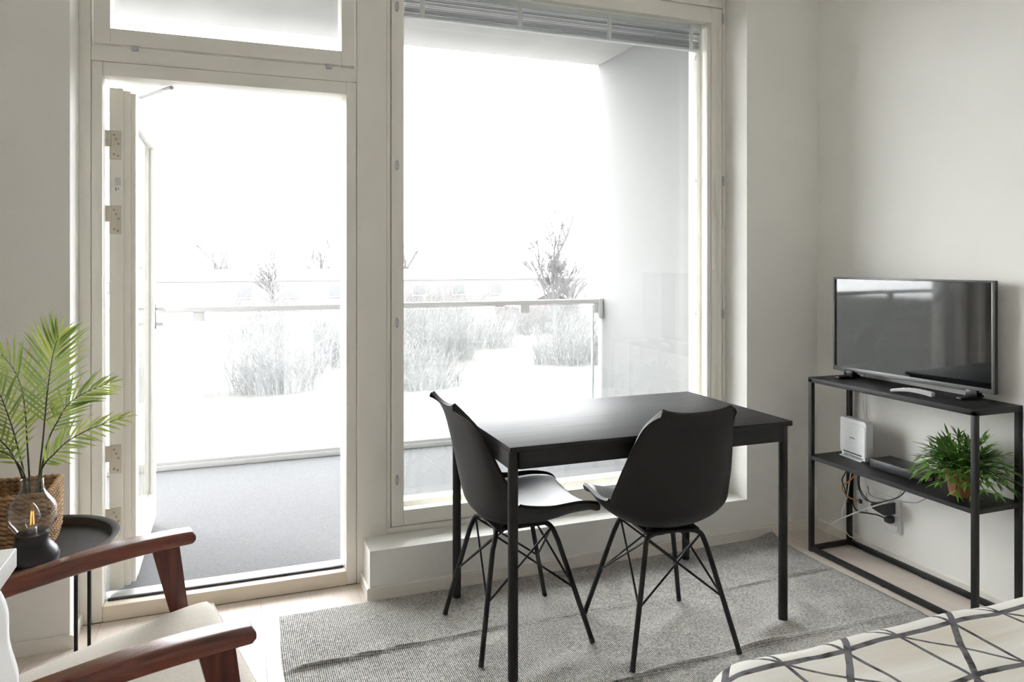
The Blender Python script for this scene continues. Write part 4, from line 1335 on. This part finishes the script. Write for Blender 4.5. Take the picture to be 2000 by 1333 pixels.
for fi, (pts, lmax, mt, start, cnt) in enumerate(FR):
    c = bez(pts, 8)
    stem = obj('frond', G().tube(c, [.0032 - .0024 * k / (len(c) - 1) for k in range(len(c))], 6), 'stem', pm)
    roll = [0, .25, .6, -.3, .3, .1, -.2][fi]
    for k in range(cnt):
        f = start + (1 - start) * (k / (cnt - 1))
        i = min(len(c) - 2, int(f * (len(c) - 1)))
        p = c[i].lerp(c[i + 1], f * (len(c) - 1) - i) if f < 1 else c[-1]
        t = (c[i + 1] - c[i]).normalized()
        plane_n = (view_n * math.cos(roll) + Vector((0, 0, 1)) * math.sin(roll)).normalized()
        side = t.cross(plane_n).normalized()
        prof_ = math.sin(PI * (.18 + .72 * (f - start) / (1 - start))) ** .7
        for sd in ((-1, 1) if k < cnt - 1 else (0,)):
            ang = R(52 - 30 * (f - start) / (1 - start)) + rnd.uniform(-.06, .06)
            d = t * math.cos(ang) + side * sd * math.sin(ang) + plane_n * rnd.uniform(-.15, .15)
            g = G()
            ln = lmax * prof_ * rnd.uniform(.9, 1.1)
            d.normalize(); wv = d.cross(plane_n).normalized()
            q = Vector(p); vs = []
            for s, ww in enumerate((.35, 1.0, .75, .0)):
                vs += [q - wv * ww * .0036, q + wv * ww * .0036]
                d = (d + Vector((0, 0, -.10)) + t * .05).normalized()
                q = q + d * ln / 3
            g.add(vs, [(0, 1, 3, 2), (2, 3, 5, 4), (4, 5, 7, 6)])
            obj('leaflet', g, mt, stem, smooth=False)

# glass lamp with black base
lc = (-.497, 2.315, TZ)
lp = thing('table_lamp', 'small lamp with smoky glass shade on a rounded black base', 'lamp', lc)
obj('base', G().lathe([(0, 0), (.040, 0), (.052, .006), (.062, .022), (.064, .036), (.058, .052), (.046, .066), (.040, .076), (.038, .086), (.040, .094), (.041, .098), (.034, .099), (0, .098)], lc, 48, caps=False), 'lampbase', lp, angle=60)
gp = [(.036, .100), (.046, .112), (.056, .126), (.0575, .140), (.0575, .160), (.054, .176), (.042, .192), (.032, .206), (.027, .220), (.026, .240)]
obj('glass_shade', G().lathe(gp, lc, 48, caps=False), 'lamp_glass', lp, angle=60)
obj('shade_rim', G().lathe([(.0262, .2395), (.0270, .241), (.0262, .2425), (.0252, .241), (.0262, .2395)], lc, 40, caps=False), 'bulb_glass', lp)
bu = obj('bulb', G().lathe([(.008, .104), (.012, .112), (.0185, .128), (.0195, .140), (.016, .156), (.009, .170), (.003, .178), (0, .180)], lc, 28, caps=False), 'bulb_glass', lp)
obj('bulb_cap', G().lathe([(0, .098), (.0105, .098), (.0105, .110), (.008, .113), (0, .113)], lc, 20, caps=False), 'steel', bu)
fg = G()
for a in range(4):
    aa = R(45 + 90 * a)
    fg.tube([(lc[0] + .005 * math.cos(aa), lc[1] + .005 * math.sin(aa), TZ + .120), (lc[0] + .003 * math.cos(aa), lc[1] + .003 * math.sin(aa), TZ + .155)], .0012, 6)
obj('filament', fg, 'filament', bu)

# ================================================================== WHITE WORKTOP END WITH HANGING CLOTH
wk = thing('kitchen_counter', 'white worktop corner on a grey cabinet at the left edge', 'counter', (-.65, .95, 0))
obj('worktop', G().box(-1.0, -.300, .60, 1.306, .871, .900, .002), 'worktop', wk)
obj('cabinet_body', G().box(-.98, -.335, .62, 1.290, .08, .871, .002), 'cabinet', wk)
obj('plinth', G().box(-.98, -.36, .64, 1.26, 0, .08), 'black_plastic', wk, smooth=False)
obj('towel_bar', G().tube([(-.318, .80, .845), (-.318, 1.27, .845)], .006, 10).tube([(-.336, .80, .845), (-.318, .80, .845)], .005, 8).tube([(-.336, 1.27, .845), (-.318, 1.27, .845)], .005, 8), 'steel', wk)


def towel(u, v, off):
    y_ = .86 + .40 * u
    z_ = .852 - .36 * v
    bulge = .026 * math.sin(min(1, v * 1.6) * PI * .62) + .006 * math.sin(11 * u + 3 * v) * v + .003 * math.sin(23 * v)
    return (-.316 + bulge + off, y_ + .012 * math.sin(6 * v + 1), z_)


tag(obj('kitchen_towel', G().shell(lambda u, v: towel(u, v, .004), lambda u, v: towel(u, v, 0), 24, 40), 'cloth', angle=180), 'white towel bulging below the worktop corner', 'towel')
